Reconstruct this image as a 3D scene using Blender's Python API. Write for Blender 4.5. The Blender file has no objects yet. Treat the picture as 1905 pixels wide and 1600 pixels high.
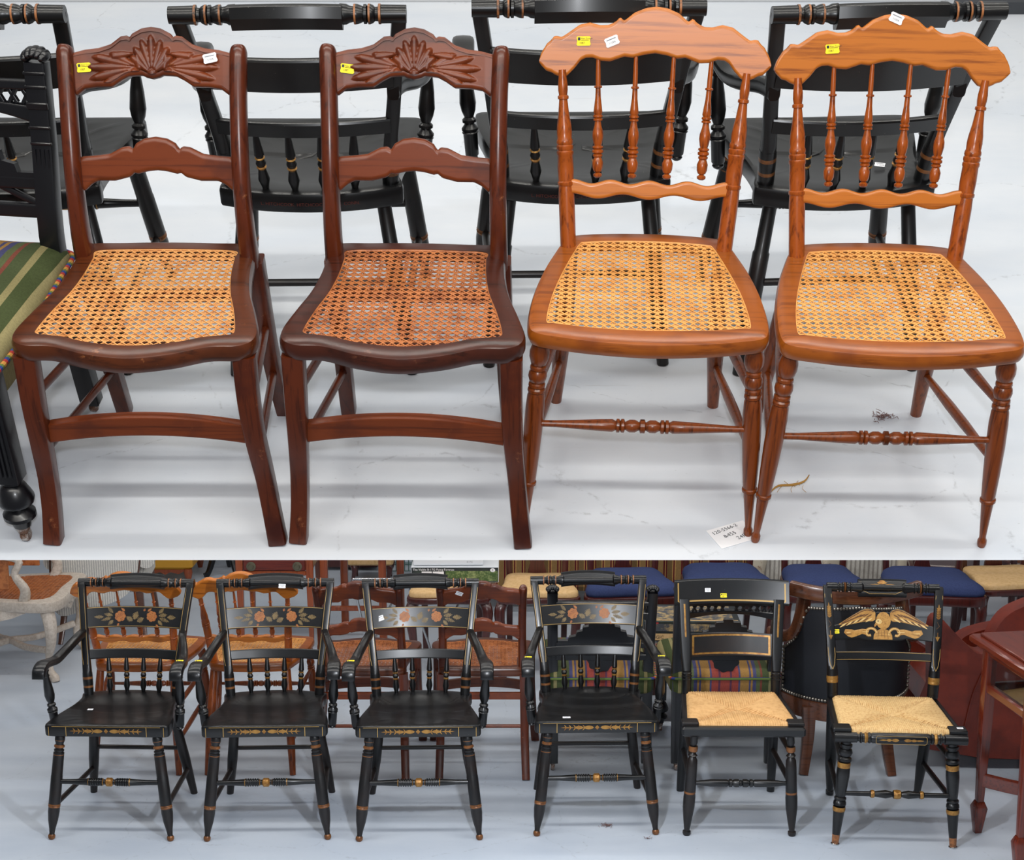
import bpy, bmesh, math, random
from mathutils import Matrix, Vector
from math import sin, cos, pi, radians, sqrt
random.seed(7)
SC = bpy.context.scene
COL = SC.collection
# ------------------------------------------------------------------ camera, world, lights, exposure
HU, PU = 1.852, 38.35         # eye height over the upper floor, camera pitch
HL, PL = 2.352, 13.11          # eye height over the lower floor and pitch relative to it
cam = bpy.data.cameras.new('camera'); cam_o = bpy.data.objects.new('camera', cam); COL.objects.link(cam_o)
cam.sensor_width = 36; cam.lens = 2800 / 1905 * 36; cam.shift_y = 200 / 1905; cam.clip_start = .05
cam_o.location = (0, 0, HU); cam_o.rotation_euler = (radians(90 - PU), 0, 0)
SC.camera = cam_o
SU = Matrix.Identity(4)      # the upper floor is level, the lower floor is a ramp that falls away under it
SL = Matrix.Translation((0, 0, HU)) @ Matrix.Rotation(-radians(PU - PL), 4, 'X') @ Matrix.Translation((0, 0, -HL))
SETS = {'U': SU, 'L': SL}
w = bpy.data.worlds.new('world'); SC.world = w; w.use_nodes = True
bg = w.node_tree.nodes['Background']; bg.inputs[0].default_value = (.93, .95, 1, 1); bg.inputs[1].default_value = .16
vs = SC.view_settings; vs.view_transform = 'Standard'; vs.look = 'None'; vs.gamma = 1; vs.use_curve_mapping = False; vs.exposure = 0
SC.display_settings.display_device = 'sRGB'

def lamp(name, kind, S, loc, energy, aim=None, size=.1, size_y=None, col=(1, 1, 1), spot=80):
    d = bpy.data.lights.new(name, kind); d.energy = energy; d.color = col
    o = bpy.data.objects.new(name, d); COL.objects.link(o)
    if kind == 'AREA':
        d.shape = 'RECTANGLE'; d.size = size; d.size_y = size_y or size
    else:
        d.shadow_soft_size = size
    if kind == 'SPOT':
        d.spot_size = radians(spot); d.spot_blend = .5
    m = SETS[S] @ Matrix.Translation(loc)
    if aim is not None:
        q = (Vector(aim) - Vector(loc)).to_track_quat('-Z', 'Y')
        m = m @ q.to_matrix().to_4x4()
    o.matrix_world = m
    return o
lamp('camera_flash', 'SPOT', 'U', (0, -.02, HU + .2), 125, (0, 2.6, .35), .035, col=(.93, .96, 1), spot=85)
for k, (yy, e) in enumerate([(.7, 105), (2.4, 66), (4.4, 70)]):
    lamp('tube_lamp', 'AREA', 'U', (0, yy, 3.1), e, (0, yy, 0), 5, .12, col=(1, .97, .9))
lamp('added_lower_spot', 'SPOT', 'L', (0, 3.5, 1.60), 105, (0, 5.7, .1), .04, col=(.9, .94, 1), spot=150)  # hidden spot added under the deck, standing in for a flash on the lower set
for k, (yy, zz, e) in enumerate([(4.6, 2.1, 52), (6.2, 2.6, 44), (8.0, 2.9, 34)]):
    lamp('tube_lamp', 'AREA', 'L', (0, yy, zz), e, (0, yy, 0), 6, .12, col=(1, .97, .92))

# ------------------------------------------------------------------ materials
def lin(h):
    h = h.lstrip('#'); r = []
    for i in (0, 2, 4):
        c = int(h[i:i + 2], 16) / 255
        r.append(c / 12.92 if c <= .04045 else ((c + .055) / 1.055) ** 2.4)
    return (*r, 1)
MATS = {}
class NT:
    def __init__(s, name):
        s.m = bpy.data.materials.new(name); s.m.use_nodes = True; s.t = s.m.node_tree
        s.b = s.t.nodes['Principled BSDF']; MATS[name] = s.m
        s.tc = s.n('ShaderNodeTexCoord')
    def n(s, typ, **k):
        x = s.t.nodes.new(typ)
        for a, v in k.items(): setattr(x, a, v)
        return x
    def l(s, a, b): s.t.links.new(a, b)
    def noise(s, sc, scale=1, detail=4, rough=.6, coord='Object'):
        mp = s.n('ShaderNodeMapping'); mp.inputs['Scale'].default_value = sc; s.l(s.tc.outputs[coord], mp.inputs[0])
        nz = s.n('ShaderNodeTexNoise'); nz.inputs['Scale'].default_value = scale; nz.inputs['Detail'].default_value = detail; nz.inputs['Roughness'].default_value = rough
        s.l(mp.outputs[0], nz.inputs['Vector']); return nz.outputs[0]
    def ramp(s, src, stops, interp='LINEAR'):
        r = s.n('ShaderNodeValToRGB'); e = r.color_ramp; e.interpolation = interp
        while len(e.elements) < len(stops): e.elements.new(.5)
        for el, (p, c) in zip(e.elements, stops):
            el.position = p; el.color = c if len(c) == 4 else (*c, 1)
        s.l(src, r.inputs[0]); return r.outputs[0]
    def mix(s, f, a, b, mode='MIX'):
        x = s.n('ShaderNodeMix', data_type='RGBA', blend_type=mode)
        for sock, v in ((x.inputs[0], f), (x.inputs[6], a), (x.inputs[7], b)):
            if hasattr(v, 'is_linked'): s.l(v, sock)
            else: sock.default_value = v
        return x.outputs[2]
    def bump(s, src, strength=.2, dist=.001):
        b = s.n('ShaderNodeBump'); b.inputs['Strength'].default_value = strength; b.inputs['Distance'].default_value = dist
        s.l(src, b.inputs['Height']); s.l(b.outputs[0], s.b.inputs['Normal'])
    def col(s, c):
        if hasattr(c, 'is_linked'): s.l(c, s.b.inputs['Base Color'])
        else: s.b.inputs['Base Color'].default_value = c
    def set(s, rough=.5, metal=0, spec=.5, coat=0):
        s.b.inputs['Roughness'].default_value = rough; s.b.inputs['Metallic'].default_value = metal
        s.b.inputs['Specular IOR Level'].default_value = spec
        if coat: s.b.inputs['Coat Weight'].default_value = coat; s.b.inputs['Coat Roughness'].default_value = .15
BW = [(0, 0, 0, 1), (1, 1, 1, 1)]
def wood(name, c1, c2, axis='z', rough=.35, wear=None, dark=None, coat=0, fine=1.0):
    t = NT(name); a = {'x': (5, 150, 150), 'y': (150, 5, 150), 'z': (150, 150, 5)}[axis]
    g = t.noise(tuple(v * fine for v in a), 1, 6, .65)
    c = t.ramp(g, [(.33, lin(c2)), (.5, lin(c1)), (.68, lin(c1))])
    big = t.noise((7, 7, 7), 1, 4)
    if dark: c = t.mix(t.ramp(big, [(.5, BW[0]), (.72, BW[1])]), c, lin(dark))
    if wear:
        wn = t.noise((26, 26, 26), 1, 8, .75)
        c = t.mix(t.ramp(wn, [(.63, BW[0]), (.74, BW[1])]), c, lin(wear))
    t.col(c); t.set(rough, coat=coat); t.bump(g, .12, .0006)
    return t.m
def plain(name, c, rough=.5, metal=0, c2=None, scale=20, spec=.5, bump=0, thr=(.45, .65), coat=0):
    t = NT(name)
    if c2:
        g = t.noise((scale,) * 3, 1, 6, .7); t.col(t.ramp(g, [(thr[0], lin(c)), (thr[1], lin(c2))]))
        if bump: t.bump(g, bump)
    else:
        t.col(lin(c))
        if bump: t.bump(t.noise((scale,) * 3, 1, 5), bump)
    t.set(rough, metal, spec, coat); return t.m
def stripes(name, period, stops, axis=0, rough=.85, sym=False, weave=True):
    t = NT(name); sp = t.n('ShaderNodeSeparateXYZ'); t.l(t.tc.outputs['Object'], sp.inputs[0])
    src = sp.outputs[axis]
    def M(op, *a):
        x = t.n('ShaderNodeMath', operation=op)
        for i, v in enumerate(a):
            if hasattr(v, 'is_linked'): t.l(v, x.inputs[i])
            else: x.inputs[i].default_value = v
        return x.outputs[0]
    f = M('DIVIDE', M('ABSOLUTE', src), period) if sym else M('FRACT', M('DIVIDE', src, period))
    c = t.ramp(f, [(p, lin(h)) for p, h in stops], 'CONSTANT')
    g = t.noise((300, 300, 60), 1, 2)
    if weave: c = t.mix(t.ramp(g, [(.3, (.75, .75, .75, 1)), (.7, (1, 1, 1, 1))]), (0, 0, 0, 1), c); 
    t.col(c); t.set(rough, spec=.2)
    if weave: t.bump(g, .2, .0005)
    return t.m
# wood and paint
MAH_X = wood('mahogany_rail', '#6f3112', '#4d1e09', 'x', .36, wear='#9a6038', dark='#451c10', fine=.6)
MAH_Z = wood('mahogany_post', '#56230e', '#381407', 'z', .28, wear='#8e5636', dark='#38130b', fine=.6)
MAH_S = wood('mahogany_seat', '#52260f', '#361708', 'x', .28, wear='#a8683a', dark='#301207', fine=.6)
MAH2_S = wood('mahogany_seat_dark', '#421c10', '#2a1108', 'x', .28, wear='#70442e', dark='#280e08', fine=.6)
OAK_X = wood('oak_rail', '#b96a20', '#874510', 'x', .34, coat=.1, fine=.55)
OAK_Z = wood('oak_post', '#9a4a14', '#642a09', 'z', .28, coat=.1, fine=.9)
OAK_D = wood('oak_dark_post', '#7c3a12', '#4c1f08', 'z', .3, coat=.1, fine=.9)
OAK_S = wood('oak_seat', '#934c12', '#6d330a', 'x', .3, coat=.1, dark='#70330f', fine=.6)
def black(name, c, c2, rough, speck='#8a8880', dens=.745):
    t = NT(name); col = t.ramp(t.noise((1, 1, 1), 9, 5), [(.4, lin(c)), (.65, lin(c2))])
    sp = t.ramp(t.noise((1, 1, 1), 170, 2, .4), [(dens, BW[0]), (dens + .04, (.6, .6, .6, 1))]); zn = t.ramp(t.noise((1, 1, 1), 12, 3), [(.5, BW[0]), (.62, BW[1])])
    t.col(t.mix(t.mix(1, sp, zn, 'MULTIPLY'), col, lin(speck))); t.set(rough, spec=.45, coat=.08); return t.m
BLACK = black('black_paint', '#0a0b0d', '#141313', .32)
BLACKW = plain('worn_black_paint', '#0e0f11', .36, c2='#6b4a30', scale=34, thr=(.70, .78), coat=.1)
BLACKD = black('dull_black_paint', '#0d0d0e', '#1c1310', .4)
RUB = plain('rubbed_brown_edge', '#9a6238', .45, c2='#3a2416', scale=60)
COPPER = plain('copper_paint', '#86562f', .36, metal=.35, c2='#5e3a22', scale=40)
GOLD = plain('gold_paint', '#a57a3c', .35, metal=.45, c2='#7c4f22', scale=50)
GOLDL = plain('gold_line_paint', '#b08d4e', .45, metal=.2)
ROSE = plain('orange_stencil_paint', '#a2622c', .5, c2='#7a4420', scale=70)
LEAFG = plain('gold_leaf_stencil_paint', '#75603a', .5, c2='#3f331c', scale=60)
EAG1 = plain('tan_gold_paint', '#b98a44', .45, c2='#9a6c30', scale=60)
EAG2 = plain('bronze_brown_paint', '#6b4420', .45, c2='#452a14', scale=60)
EAG3 = plain('pale_gold_paint', '#d8b878', .45)
CANE = plain('honey_cane', '#d79b5b', .5, c2='#b8743a', scale=30)
CANE2 = plain('brown_cane', '#b9713f', .45, c2='#8a4a26', scale=34)
CANE3 = plain('golden_cane', '#e0a258', .5, c2='#c98742', scale=24)
RUSH = plain('pale_rush', '#cfa36c', .8, c2='#bb8e56', scale=60)
RUSH2 = plain('straw_rush', '#d3b17a', .75, c2='#b98d55', scale=110)
YTAG = plain('yellow_paper', '#f2df1e', .6); WTAG = plain('white_paper', '#f1f1f4', .6)
INK = plain('dark_ink', '#20242c', .6); INKG = plain('grey_ink', '#8d9096', .7); INKY = plain('olive_ink', '#4a4510', .7)
# setting
def floor_mat(name, base, base2, spk=.5):
    t = NT(name)
    c = t.ramp(t.noise((1, 2.2, 1), 1.3, 6), [(.35, lin(base)), (.65, lin(base2))])
    mp = t.n('ShaderNodeMapping'); t.l(t.tc.outputs['Object'], mp.inputs[0])
    nz = t.n('ShaderNodeTexNoise'); nz.inputs['Scale'].default_value = 1.5; nz.inputs['Detail'].default_value = 8; t.l(mp.outputs[0], nz.inputs['Vector'])
    vm = t.n('ShaderNodeMix', data_type='VECTOR'); vm.inputs[0].default_value = .3; t.l(mp.outputs[0], vm.inputs[4]); t.l(nz.outputs['Color'], vm.inputs[5])
    vo = t.n('ShaderNodeTexVoronoi', feature='DISTANCE_TO_EDGE'); vo.inputs['Scale'].default_value = 2.3; t.l(vm.outputs[1], vo.inputs['Vector'])
    crack = t.ramp(vo.outputs['Distance'], [(0, BW[1]), (.006, BW[0])])
    msk = t.ramp(t.noise((1, 1, 1), 45, 3), [(.47, BW[0]), (.62, (.34, .34, .34, 1))])
    c = t.mix(t.mix(1, crack, msk, 'MULTIPLY'), c, lin('#6d6f72'))
    sp = t.ramp(t.noise((1, 2.5, 1), 75, 2, .5), [(.70, BW[0]), (.76, BW[1])])
    zone = t.ramp(t.noise((1, 1, 1), 4, 3), [(.45, BW[0]), (.7, (spk, spk, spk, 1))])
    c = t.mix(t.mix(1, sp, zone, 'MULTIPLY'), c, lin('#5f5c58'))
    scf = t.ramp(t.noise((3, 45, 1), 1, 5, .7), [(.66, BW[0]), (.75, (.25, .25, .25, 1))])
    c = t.mix(scf, c, lin('#9b9690'))
    t.col(c); t.set(.42, spec=.4); t.bump(t.noise((1, 1, 1), 30, 4), .05, .002)
    return t.m
FLOOR_U = floor_mat('painted_concrete', '#d0d7e1', '#dde1e7')
FLOOR_L = floor_mat('painted_concrete_grey', '#b3bdca', '#c0c8d2', .8)
WALLM = plain('grey_wall_paint', '#c4c6c8', .7); BASEM = plain('dark_baseboard', '#3a3d42', .6)
# furniture behind
WASH = plain('whitewashed_wood', '#c9beb2', .6, c2='#a39485', scale=60, thr=(.4, .75), bump=.05)
TICK = stripes('ticking_fabric', .0135, [(0, '#e4e0d8'), (.62, '#b5b3ae')], 0)
YELLOW = plain('yellow_leather', '#c8922a', .45); BLUEF = plain('blue_cloth', '#3a456c', .85, c2='#323b5f', scale=120, spec=.15)
CREAMF = plain('cream_cloth', '#d8b483', .8, c2='#c9a26c', scale=60, spec=.2)
DMAH = wood('dark_mahogany', '#4a1c17', '#2c0f0d', 'z', .3, coat=.4); RMAH = wood('red_mahogany', '#64220f', '#411308', 'z', .25, coat=.5)
RMAHX = wood('red_mahogany_rail', '#64220f', '#411308', 'x', .25, coat=.5); CHERRY = wood('cherry_wood', '#92451f', '#6d2b12', 'z', .3, coat=.4)
DESKF = wood('drawer_front_wood', '#6a2418', '#461410', 'x', .3, coat=.4)
LEATH = plain('red_leather', '#6a2414', .34, c2='#571b0e', scale=12, bump=.05)
BUPH = plain('black_upholstery', '#0d1018', .6); NAIL = plain('antique_nailhead', '#7d766c', .3, metal=.8)
CHROME = plain('chrome', '#c8cacc', .15, metal=1); STEEL = plain('brass_grey_pull', '#6f6a58', .4, metal=.7)
WALN = wood('walnut_frame', '#5b3420', '#3a1f12', 'x', .28, coat=.5)
SOFA = stripes('burgundy_gold_stripe', .118, [(0, '#8f6f45'), (.30, '#5e1420'), (.38, '#b48a52'), (.44, '#5e1420'), (.50, '#7a5f3c'), (.80, '#b48a52'), (.86, '#5e1420'), (.93, '#b48a52')], 0)
FLORAL = plain('cream_brocade', '#cfc3ae', .8, c2='#8f5d3c', scale=16, thr=(.55, .66))
CRST = stripes('cream_stripe', .03, [(0, '#d9d3c8'), (.6, '#a8a097')], 0)
EASTF = stripes('olive_striped_fabric', .27, [(0, '#93433a'), (.07, '#5a3448'), (.10, '#93433a'), (.2, '#46466a'), (.23, '#98733f'), (.36, '#46466a'), (.39, '#98733f'), (.42, '#46466a'), (.47, '#545c3c'), (.53, '#744034'), (.56, '#434c30'), (.66, '#857c55'), (.71, '#3f4829'), (.82, '#8c825b'), (.9, '#3d4628')], 0, sym=True)
PIPE = stripes('multicolour_piping', .03, [(0, '#b6813f'), (.3, '#9a3330'), (.55, '#2f3f78'), (.8, '#5a6a38')], 1, weave=False)
SEABLK = plain('satin_black_lacquer', '#0b0b10', .35, coat=.2)
CARD = plain('box_card_white', '#dfe2e6', .6); CARDD = plain('box_card_dark', '#23282b', .45, c2='#2f3a34', scale=14)
PIC1 = plain('printed_green_picture', '#3f5a2c', .5, c2='#93a06a', scale=46); PIC2 = plain('printed_tan_picture', '#b49a6a', .5, c2='#4b4f55', scale=30, thr=(.4, .55))
PIC3 = plain('printed_violet_cover', '#8d8796', .4, c2='#3d3342', scale=22); CASTER = plain('rusty_caster', '#6a4a38', .5, metal=.4, c2='#c8c4c0', scale=60)
BASKET = plain('green_wire', '#5a7a72', .4, metal=.5); DUST = plain('brown_dust', '#7a5f5c', .95); STRAW = plain('dry_straw', '#a87d3a', .8)
DARKB = plain('dark_backing', '#17181b', .6)
GLASS = NT('cabinet_glass'); GLASS.b.inputs['Transmission Weight'].default_value = 1; GLASS.b.inputs['Roughness'].default_value = .03; GLASS.col((.8, .85, .85, 1)); GLASS = GLASS.m

# ------------------------------------------------------------------ mesh helpers
class MB:
    def __init__(s): s.v = []; s.f = []; s.i = []
    def add(s, vs, fs, mi=0):
        b = len(s.v); s.v.extend([tuple(v) for v in vs])
        for k, f in enumerate(fs):
            s.f.append([b + j for j in f]); s.i.append(mi[k] if isinstance(mi, list) else mi)
        return s
    def loops(s, loops, mi=0, cap=(True, True), closed=True):
        """skin a list of equal-length loops; mi may be a list, one per band"""
        n = len(loops[0]); vs = [p for l in loops for p in l]; fs = []; ms = []
        for k in range(len(loops) - 1):
            m = mi[k] if isinstance(mi, list) else mi
            for j in range(n if closed else n - 1):
                j2 = (j + 1) % n
                fs.append((k * n + j, k * n + j2, (k + 1) * n + j2, (k + 1) * n + j)); ms.append(m)
        last = (len(loops) - 1) * n
        if cap[0]: fs.append(tuple(range(n))[::-1]); ms.append(mi[0] if isinstance(mi, list) else mi)
        if cap[1]: fs.append(tuple(range(last, last + n))); ms.append(mi[-1] if isinstance(mi, list) else mi)
        return s.add(vs, fs, ms)
    def turn(s, p0, p1, prof, seg=16):
        """turned member from p0 to p1; prof = (t, radius[, material of the band that starts here])"""
        p0, p1 = Vector(p0), Vector(p1); ax = (p1 - p0); L = ax.length; ax.normalize()
        u = ax.cross(Vector((0, 1, 0) if abs(ax.y) < .8 else (1, 0, 0))).normalized(); v = ax.cross(u)
        loops = []; ms = []
        for q in prof:
            c = p0 + ax * (L * q[0])
            loops.append([c + (u * cos(2 * pi * k / seg) + v * sin(2 * pi * k / seg)) * q[1] for k in range(seg)])
            ms.append(q[2] if len(q) > 2 else 0)
        return s.loops(loops, ms[:-1])
    def rod(s, p0, p1, r, r1=None, seg=12, mi=0):
        return s.turn(p0, p1, [(0, r, mi), (1, r1 if r1 is not None else r, mi)], seg)
    def sweep(s, pts, secs, ref=(1, 0, 0), sub=4, n=12, mi=0, closed=False):
        """pts: control points; secs: (width along ref, depth, exponent) per point; smooth path"""
        P = [Vector(p) for p in pts]; path = []; ss = []
        N = len(P)
        def cr(a, b, c, d, t): return .5 * (2 * b + (c - a) * t + (2 * a - 5 * b + 4 * c - d) * t * t + (3 * b - a - 3 * c + d) * t ** 3)
        segs = N if closed else N - 1
        for k in range(segs):
            a, b, c, d = (P[(k - 1) % N], P[k], P[(k + 1) % N], P[(k + 2) % N]) if closed else (P[max(k - 1, 0)], P[k], P[k + 1], P[min(k + 2, N - 1)])
            for j in range(sub):
                t = j / sub; path.append(cr(a, b, c, d, t)); q0, q1 = secs[k % len(secs)], secs[(k + 1) % len(secs)]
                ss.append(tuple(q0[m] * (1 - t) + q1[m] * t for m in range(3)))
        if not closed: path.append(P[-1]); ss.append(secs[-1])
        loops = []; ref = Vector(ref); M = len(path)
        for k, p in enumerate(path):
            T = (path[(k + 1) % M] - path[k - 1]) if closed else (path[min(k + 1, M - 1)] - path[max(k - 1, 0)])
            T.normalize(); B = T.cross(ref).normalized(); A = B.cross(T).normalized(); wd, dp, ex = ss[k]; lp = []
            for j in range(n):
                a = 2 * pi * (j + .5) / n; ca, sa = cos(a), sin(a); e = 2 / ex
                lp.append(p + A * (wd / 2 * math.copysign(abs(ca) ** e, ca)) + B * (dp / 2 * math.copysign(abs(sa) ** e, sa)))
            loops.append(lp)
        if closed: loops.append(loops[0])
        return s.loops(loops, mi, cap=(not closed, not closed))
    def box(s, c, d, rz=0, r=.004, mi=0, M=None):
        """box with chamfered edges"""
        x, y, z = d[0] / 2, d[1] / 2, d[2] / 2; r = min(r, x * .45, y * .45, z * .45); loops = []
        for zz, q in ((-z, r), (-z + r, 0), (z - r, 0), (z, r)):
            a, b = x - q, y - q
            loops.append([(a, -b + r, zz), (a, b - r, zz), (a - r, b, zz), (-a + r, b, zz), (-a, b - r, zz), (-a, -b + r, zz), (-a + r, -b, zz), (a - r, -b, zz)])
        R = Matrix.Translation(c) @ Matrix.Rotation(rz, 4, 'Z') if M is None else M @ Matrix.Translation(c)
        return s.loops([[R @ Vector(p) for p in l] for l in loops], mi)
    def bar(s, p0, p1, wd, dp, ref=(1, 0, 0), ex=8, mi=0):
        return s.sweep([p0, p1], [(wd, dp, ex)] * 2, ref, 1, mi=mi)
    def slab(s, out, z0, z1, r=.008, dish=None, mi=0, flare=0):
        """solid of a star-shaped outline with rounded edges; dish(x, y) lowers the top"""
        n = len(out); cx = sum(p[0] for p in out) / n; cy = sum(p[1] for p in out) / n
        def ring(ins, z, k=1):
            lp = []
            for x, y in out:
                d = sqrt((x - cx) ** 2 + (y - cy) ** 2) or 1; f = (d - ins) / d * k
                px, py = cx + (x - cx) * f, cy + (y - cy) * f
                lp.append((px, py, z - (dish(px, py) if dish and z == z1 else 0)))
            return lp
        lps = [ring(r + flare, z0), ring(flare + r * .3, z0 + r * .3), ring(flare, z0 + r), ring(0, z1 - r), ring(r * .3, z1 - r * .3), ring(r, z1)]
        lps += [ring(r, z1, k) for k in (.94, .86, .76, .62, .45, .25, .08)]
        return s.loops(lps, mi)
    def prism(s, out, y0, y1, mp=None, mi=0):
        """polygon in (x, z) extruded along y; mp maps the points"""
        mp = mp or (lambda p: p)
        return s.loops([[mp((x, y0, z)) for x, z in out], [mp((x, y1, z)) for x, z in out]], mi)
    def poly(s, pts, mi=0): return s.add(pts, [tuple(range(len(pts)))], mi)
    def ball(s, c, r, seg=14, sc=(1, 1, 1), mi=0, rings=8):
        lps = []
        for k in range(1, rings):
            a = pi * k / rings
            lps.append([(c[0] + sc[0] * r * sin(a) * cos(2 * pi * j / seg), c[1] + sc[1] * r * sin(a) * sin(2 * pi * j / seg), c[2] - sc[2] * r * cos(a)) for j in range(seg)])
        return s.loops(lps, mi)
    def build(s, name, mats, parent=None, kind=None, smooth=35, label=None):
        me = bpy.data.meshes.new(name); me.from_pydata(s.v, [], s.f)
        for m in (mats if isinstance(mats, (list, tuple)) else [mats]): me.materials.append(m)
        me.polygons.foreach_set('material_index', s.i)
        bm = bmesh.new(); bm.from_mesh(me); bmesh.ops.recalc_face_normals(bm, faces=bm.faces); bm.to_mesh(me); bm.free()
        if smooth:
            me.polygons.foreach_set('use_smooth', [True] * len(me.polygons)); me.set_sharp_from_angle(angle=radians(smooth))
        o = bpy.data.objects.new(name, me); COL.objects.link(o)
        if parent is not None: o.parent = parent
        if kind: o['kind'] = kind
        if label: o['label'] = label
        return o
def interp(pts, x):
    if x <= pts[0][0]: return pts[0][1]
    for (a, b), (c, d) in zip(pts, pts[1:]):
        if x <= c: return b + (d - b) * (x - a) / (c - a)
    return pts[-1][1]
class RF:
    """frame of a back rail: x across, v up the tilted face, o out of its front (front = -y)"""
    def __init__(s, y0, z0, tilt=0, bend=None): s.y0, s.z0, s.t, s.b = y0, z0, tilt, bend or (lambda x: 0)
    def __call__(s, x, v, o=0):
        c, n = cos(s.t), sin(s.t); return (x, s.y0 + s.b(x) + v * n - o * c, s.z0 + v * c + o * n)
def rail(mb, F, xs, top, bot, th, r=.004, h=None, nv=0, mi=0):
    """shaped rail: top(x), bot(x) in v; rounded edges; optional relief h(x, v) on the front"""
    lps = []
    for x in xs:
        a, b = bot(x), top(x); q = min(r, (b - a) * .3)
        e = min(.0025, (b - a) * .12); lp = [(a + q, 0), (a + q + e, 0)]
        for k in range(1, nv): v = a + q + (b - a - 2 * q) * k / nv; lp.append((v, h(x, v)))
        lp += [(b - q - e, 0), (b - q, 0), (b - q * .3, -q * .3), (b, -q), (b, -th + q), (b - q, -th), (b - q - e, -th), (a + q + e, -th), (a + q, -th), (a, -th + q), (a, -q), (a + q * .3, -q * .3)]
        lps.append([F(x, v, o) for v, o in lp])
    return mb.loops(lps, mi)
def lerp_list(a, b, n): return [a + (b - a) * k / n for k in range(n + 1)]
def catmull(pts, sub=6, closed=True):
    N = len(pts); out = []
    for k in range(N if closed else N - 1):
        g = lambda i: pts[i % N] if closed else pts[min(max(i, 0), N - 1)]
        a, b, c, d = g(k - 1), g(k), g(k + 1), g(k + 2)
        for j in range(sub):
            t = j / sub
            out.append(tuple(.5 * (2 * b[m] + (c[m] - a[m]) * t + (2 * a[m] - 5 * b[m] + 4 * c[m] - d[m]) * t * t + (3 * b[m] - a[m] - 3 * c[m] + d[m]) * t ** 3) for m in range(len(b))))
    if not closed: out.append(pts[-1])
    return out
def ring_frame(mb, outer, inner, z0, z1, r=.01, mi=0):
    """flat frame between two matching outlines with a rounded outer edge"""
    n = len(outer); cx = sum(p[0] for p in outer) / n; cy = sum(p[1] for p in outer) / n
    def o(ins, z):
        lp = []
        for k, (x, y) in enumerate(outer):
            ix, iy = inner[k]; d = sqrt((x - ix) ** 2 + (y - iy) ** 2) or 1; lp.append((x + (ix - x) * ins / d, y + (iy - y) * ins / d, z))
        return lp
    i = lambda z: [(x, y, z) for x, y in inner]
    return mb.loops([i(z0 + .012), o(r, z0), o(r * .3, z0 + r * .3), o(0, z0 + r), o(0, z1 - r), o(r * .3, z1 - r * .3), o(r, z1), i(z1), i(z0 + .012)], mi, cap=(False, False))
def cane(mb, poly, z, pitch=.0163, wd=.0021, mi=0, sag=0):
    """woven cane: two verticals, two horizontals and two diagonals per hole, as flat strands"""
    def clip(px, py, dx, dy):
        ts = []
        for (x1, y1), (x2, y2) in zip(poly, poly[1:] + poly[:1]):
            ex, ey = x2 - x1, y2 - y1; den = dx * ey - dy * ex
            if abs(den) < 1e-12: continue
            t = ((x1 - px) * ey - (y1 - py) * ex) / den; u = ((x1 - px) * dy - (y1 - py) * dx) / den
            if 0 <= u < 1: ts.append(t)
        ts.sort(); return list(zip(ts[::2], ts[1::2]))
    xs = [p[0] for p in poly]; ys = [p[1] for p in poly]; x0, x1, y0, y1 = min(xs), max(xs), min(ys), max(ys)
    def strand(px, py, dx, dy, zz, w2):
        for a, b in clip(px, py, dx, dy):
            if b - a < .004: continue
            nx, ny = -dy * w2 / 2, dx * w2 / 2; A = (px + dx * a, py + dy * a); B = (px + dx * b, py + dy * b); h = .0011
            vs = [(A[0] + nx, A[1] + ny, zz), (A[0] - nx, A[1] - ny, zz), (B[0] - nx, B[1] - ny, zz), (B[0] + nx, B[1] + ny, zz)]
            vs += [(p[0], p[1], zz - h) for p in vs]
            mb.add(vs, [(0, 1, 2, 3), (7, 6, 5, 4), (0, 4, 5, 1), (1, 5, 6, 2), (2, 6, 7, 3), (3, 7, 4, 0)], mi)
    cx = (x0 + x1) / 2; nx = int((x1 - x0) / 2 / pitch) + 2; ny = int((y1 - y0) / pitch) + 2
    for k in range(-nx, nx + 1):
        for s in (-.105, .105): strand(cx + (k + s) * pitch + 1e-5, y0 - .1, 0, 1, z, wd)
    for k in range(ny):
        for s in (-.105, .105): strand(x0 - .1, y0 + (k + .5 + s) * pitch + 1e-5, 1, 0, z + .0008, wd)
    q = sqrt(.5)
    for k in range(-2 * max(nx, ny) - 2, 2 * max(nx, ny) + 3):
        strand(cx + k * pitch + 1e-5, y0 + .5 * pitch - pitch / 2, q, q, z + .0018, wd * 1.05)
        strand(cx + k * pitch + 2e-5, y0 + .5 * pitch - pitch / 2, -q, q, z + .0026, wd * 1.05)
    pl = [(x, y, z + .002) for x, y in poly][::2]
    mb.sweep(pl, [(.0045, .004, 2)], (0, 0, 1), 1, 6, mi, closed=True)
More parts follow.
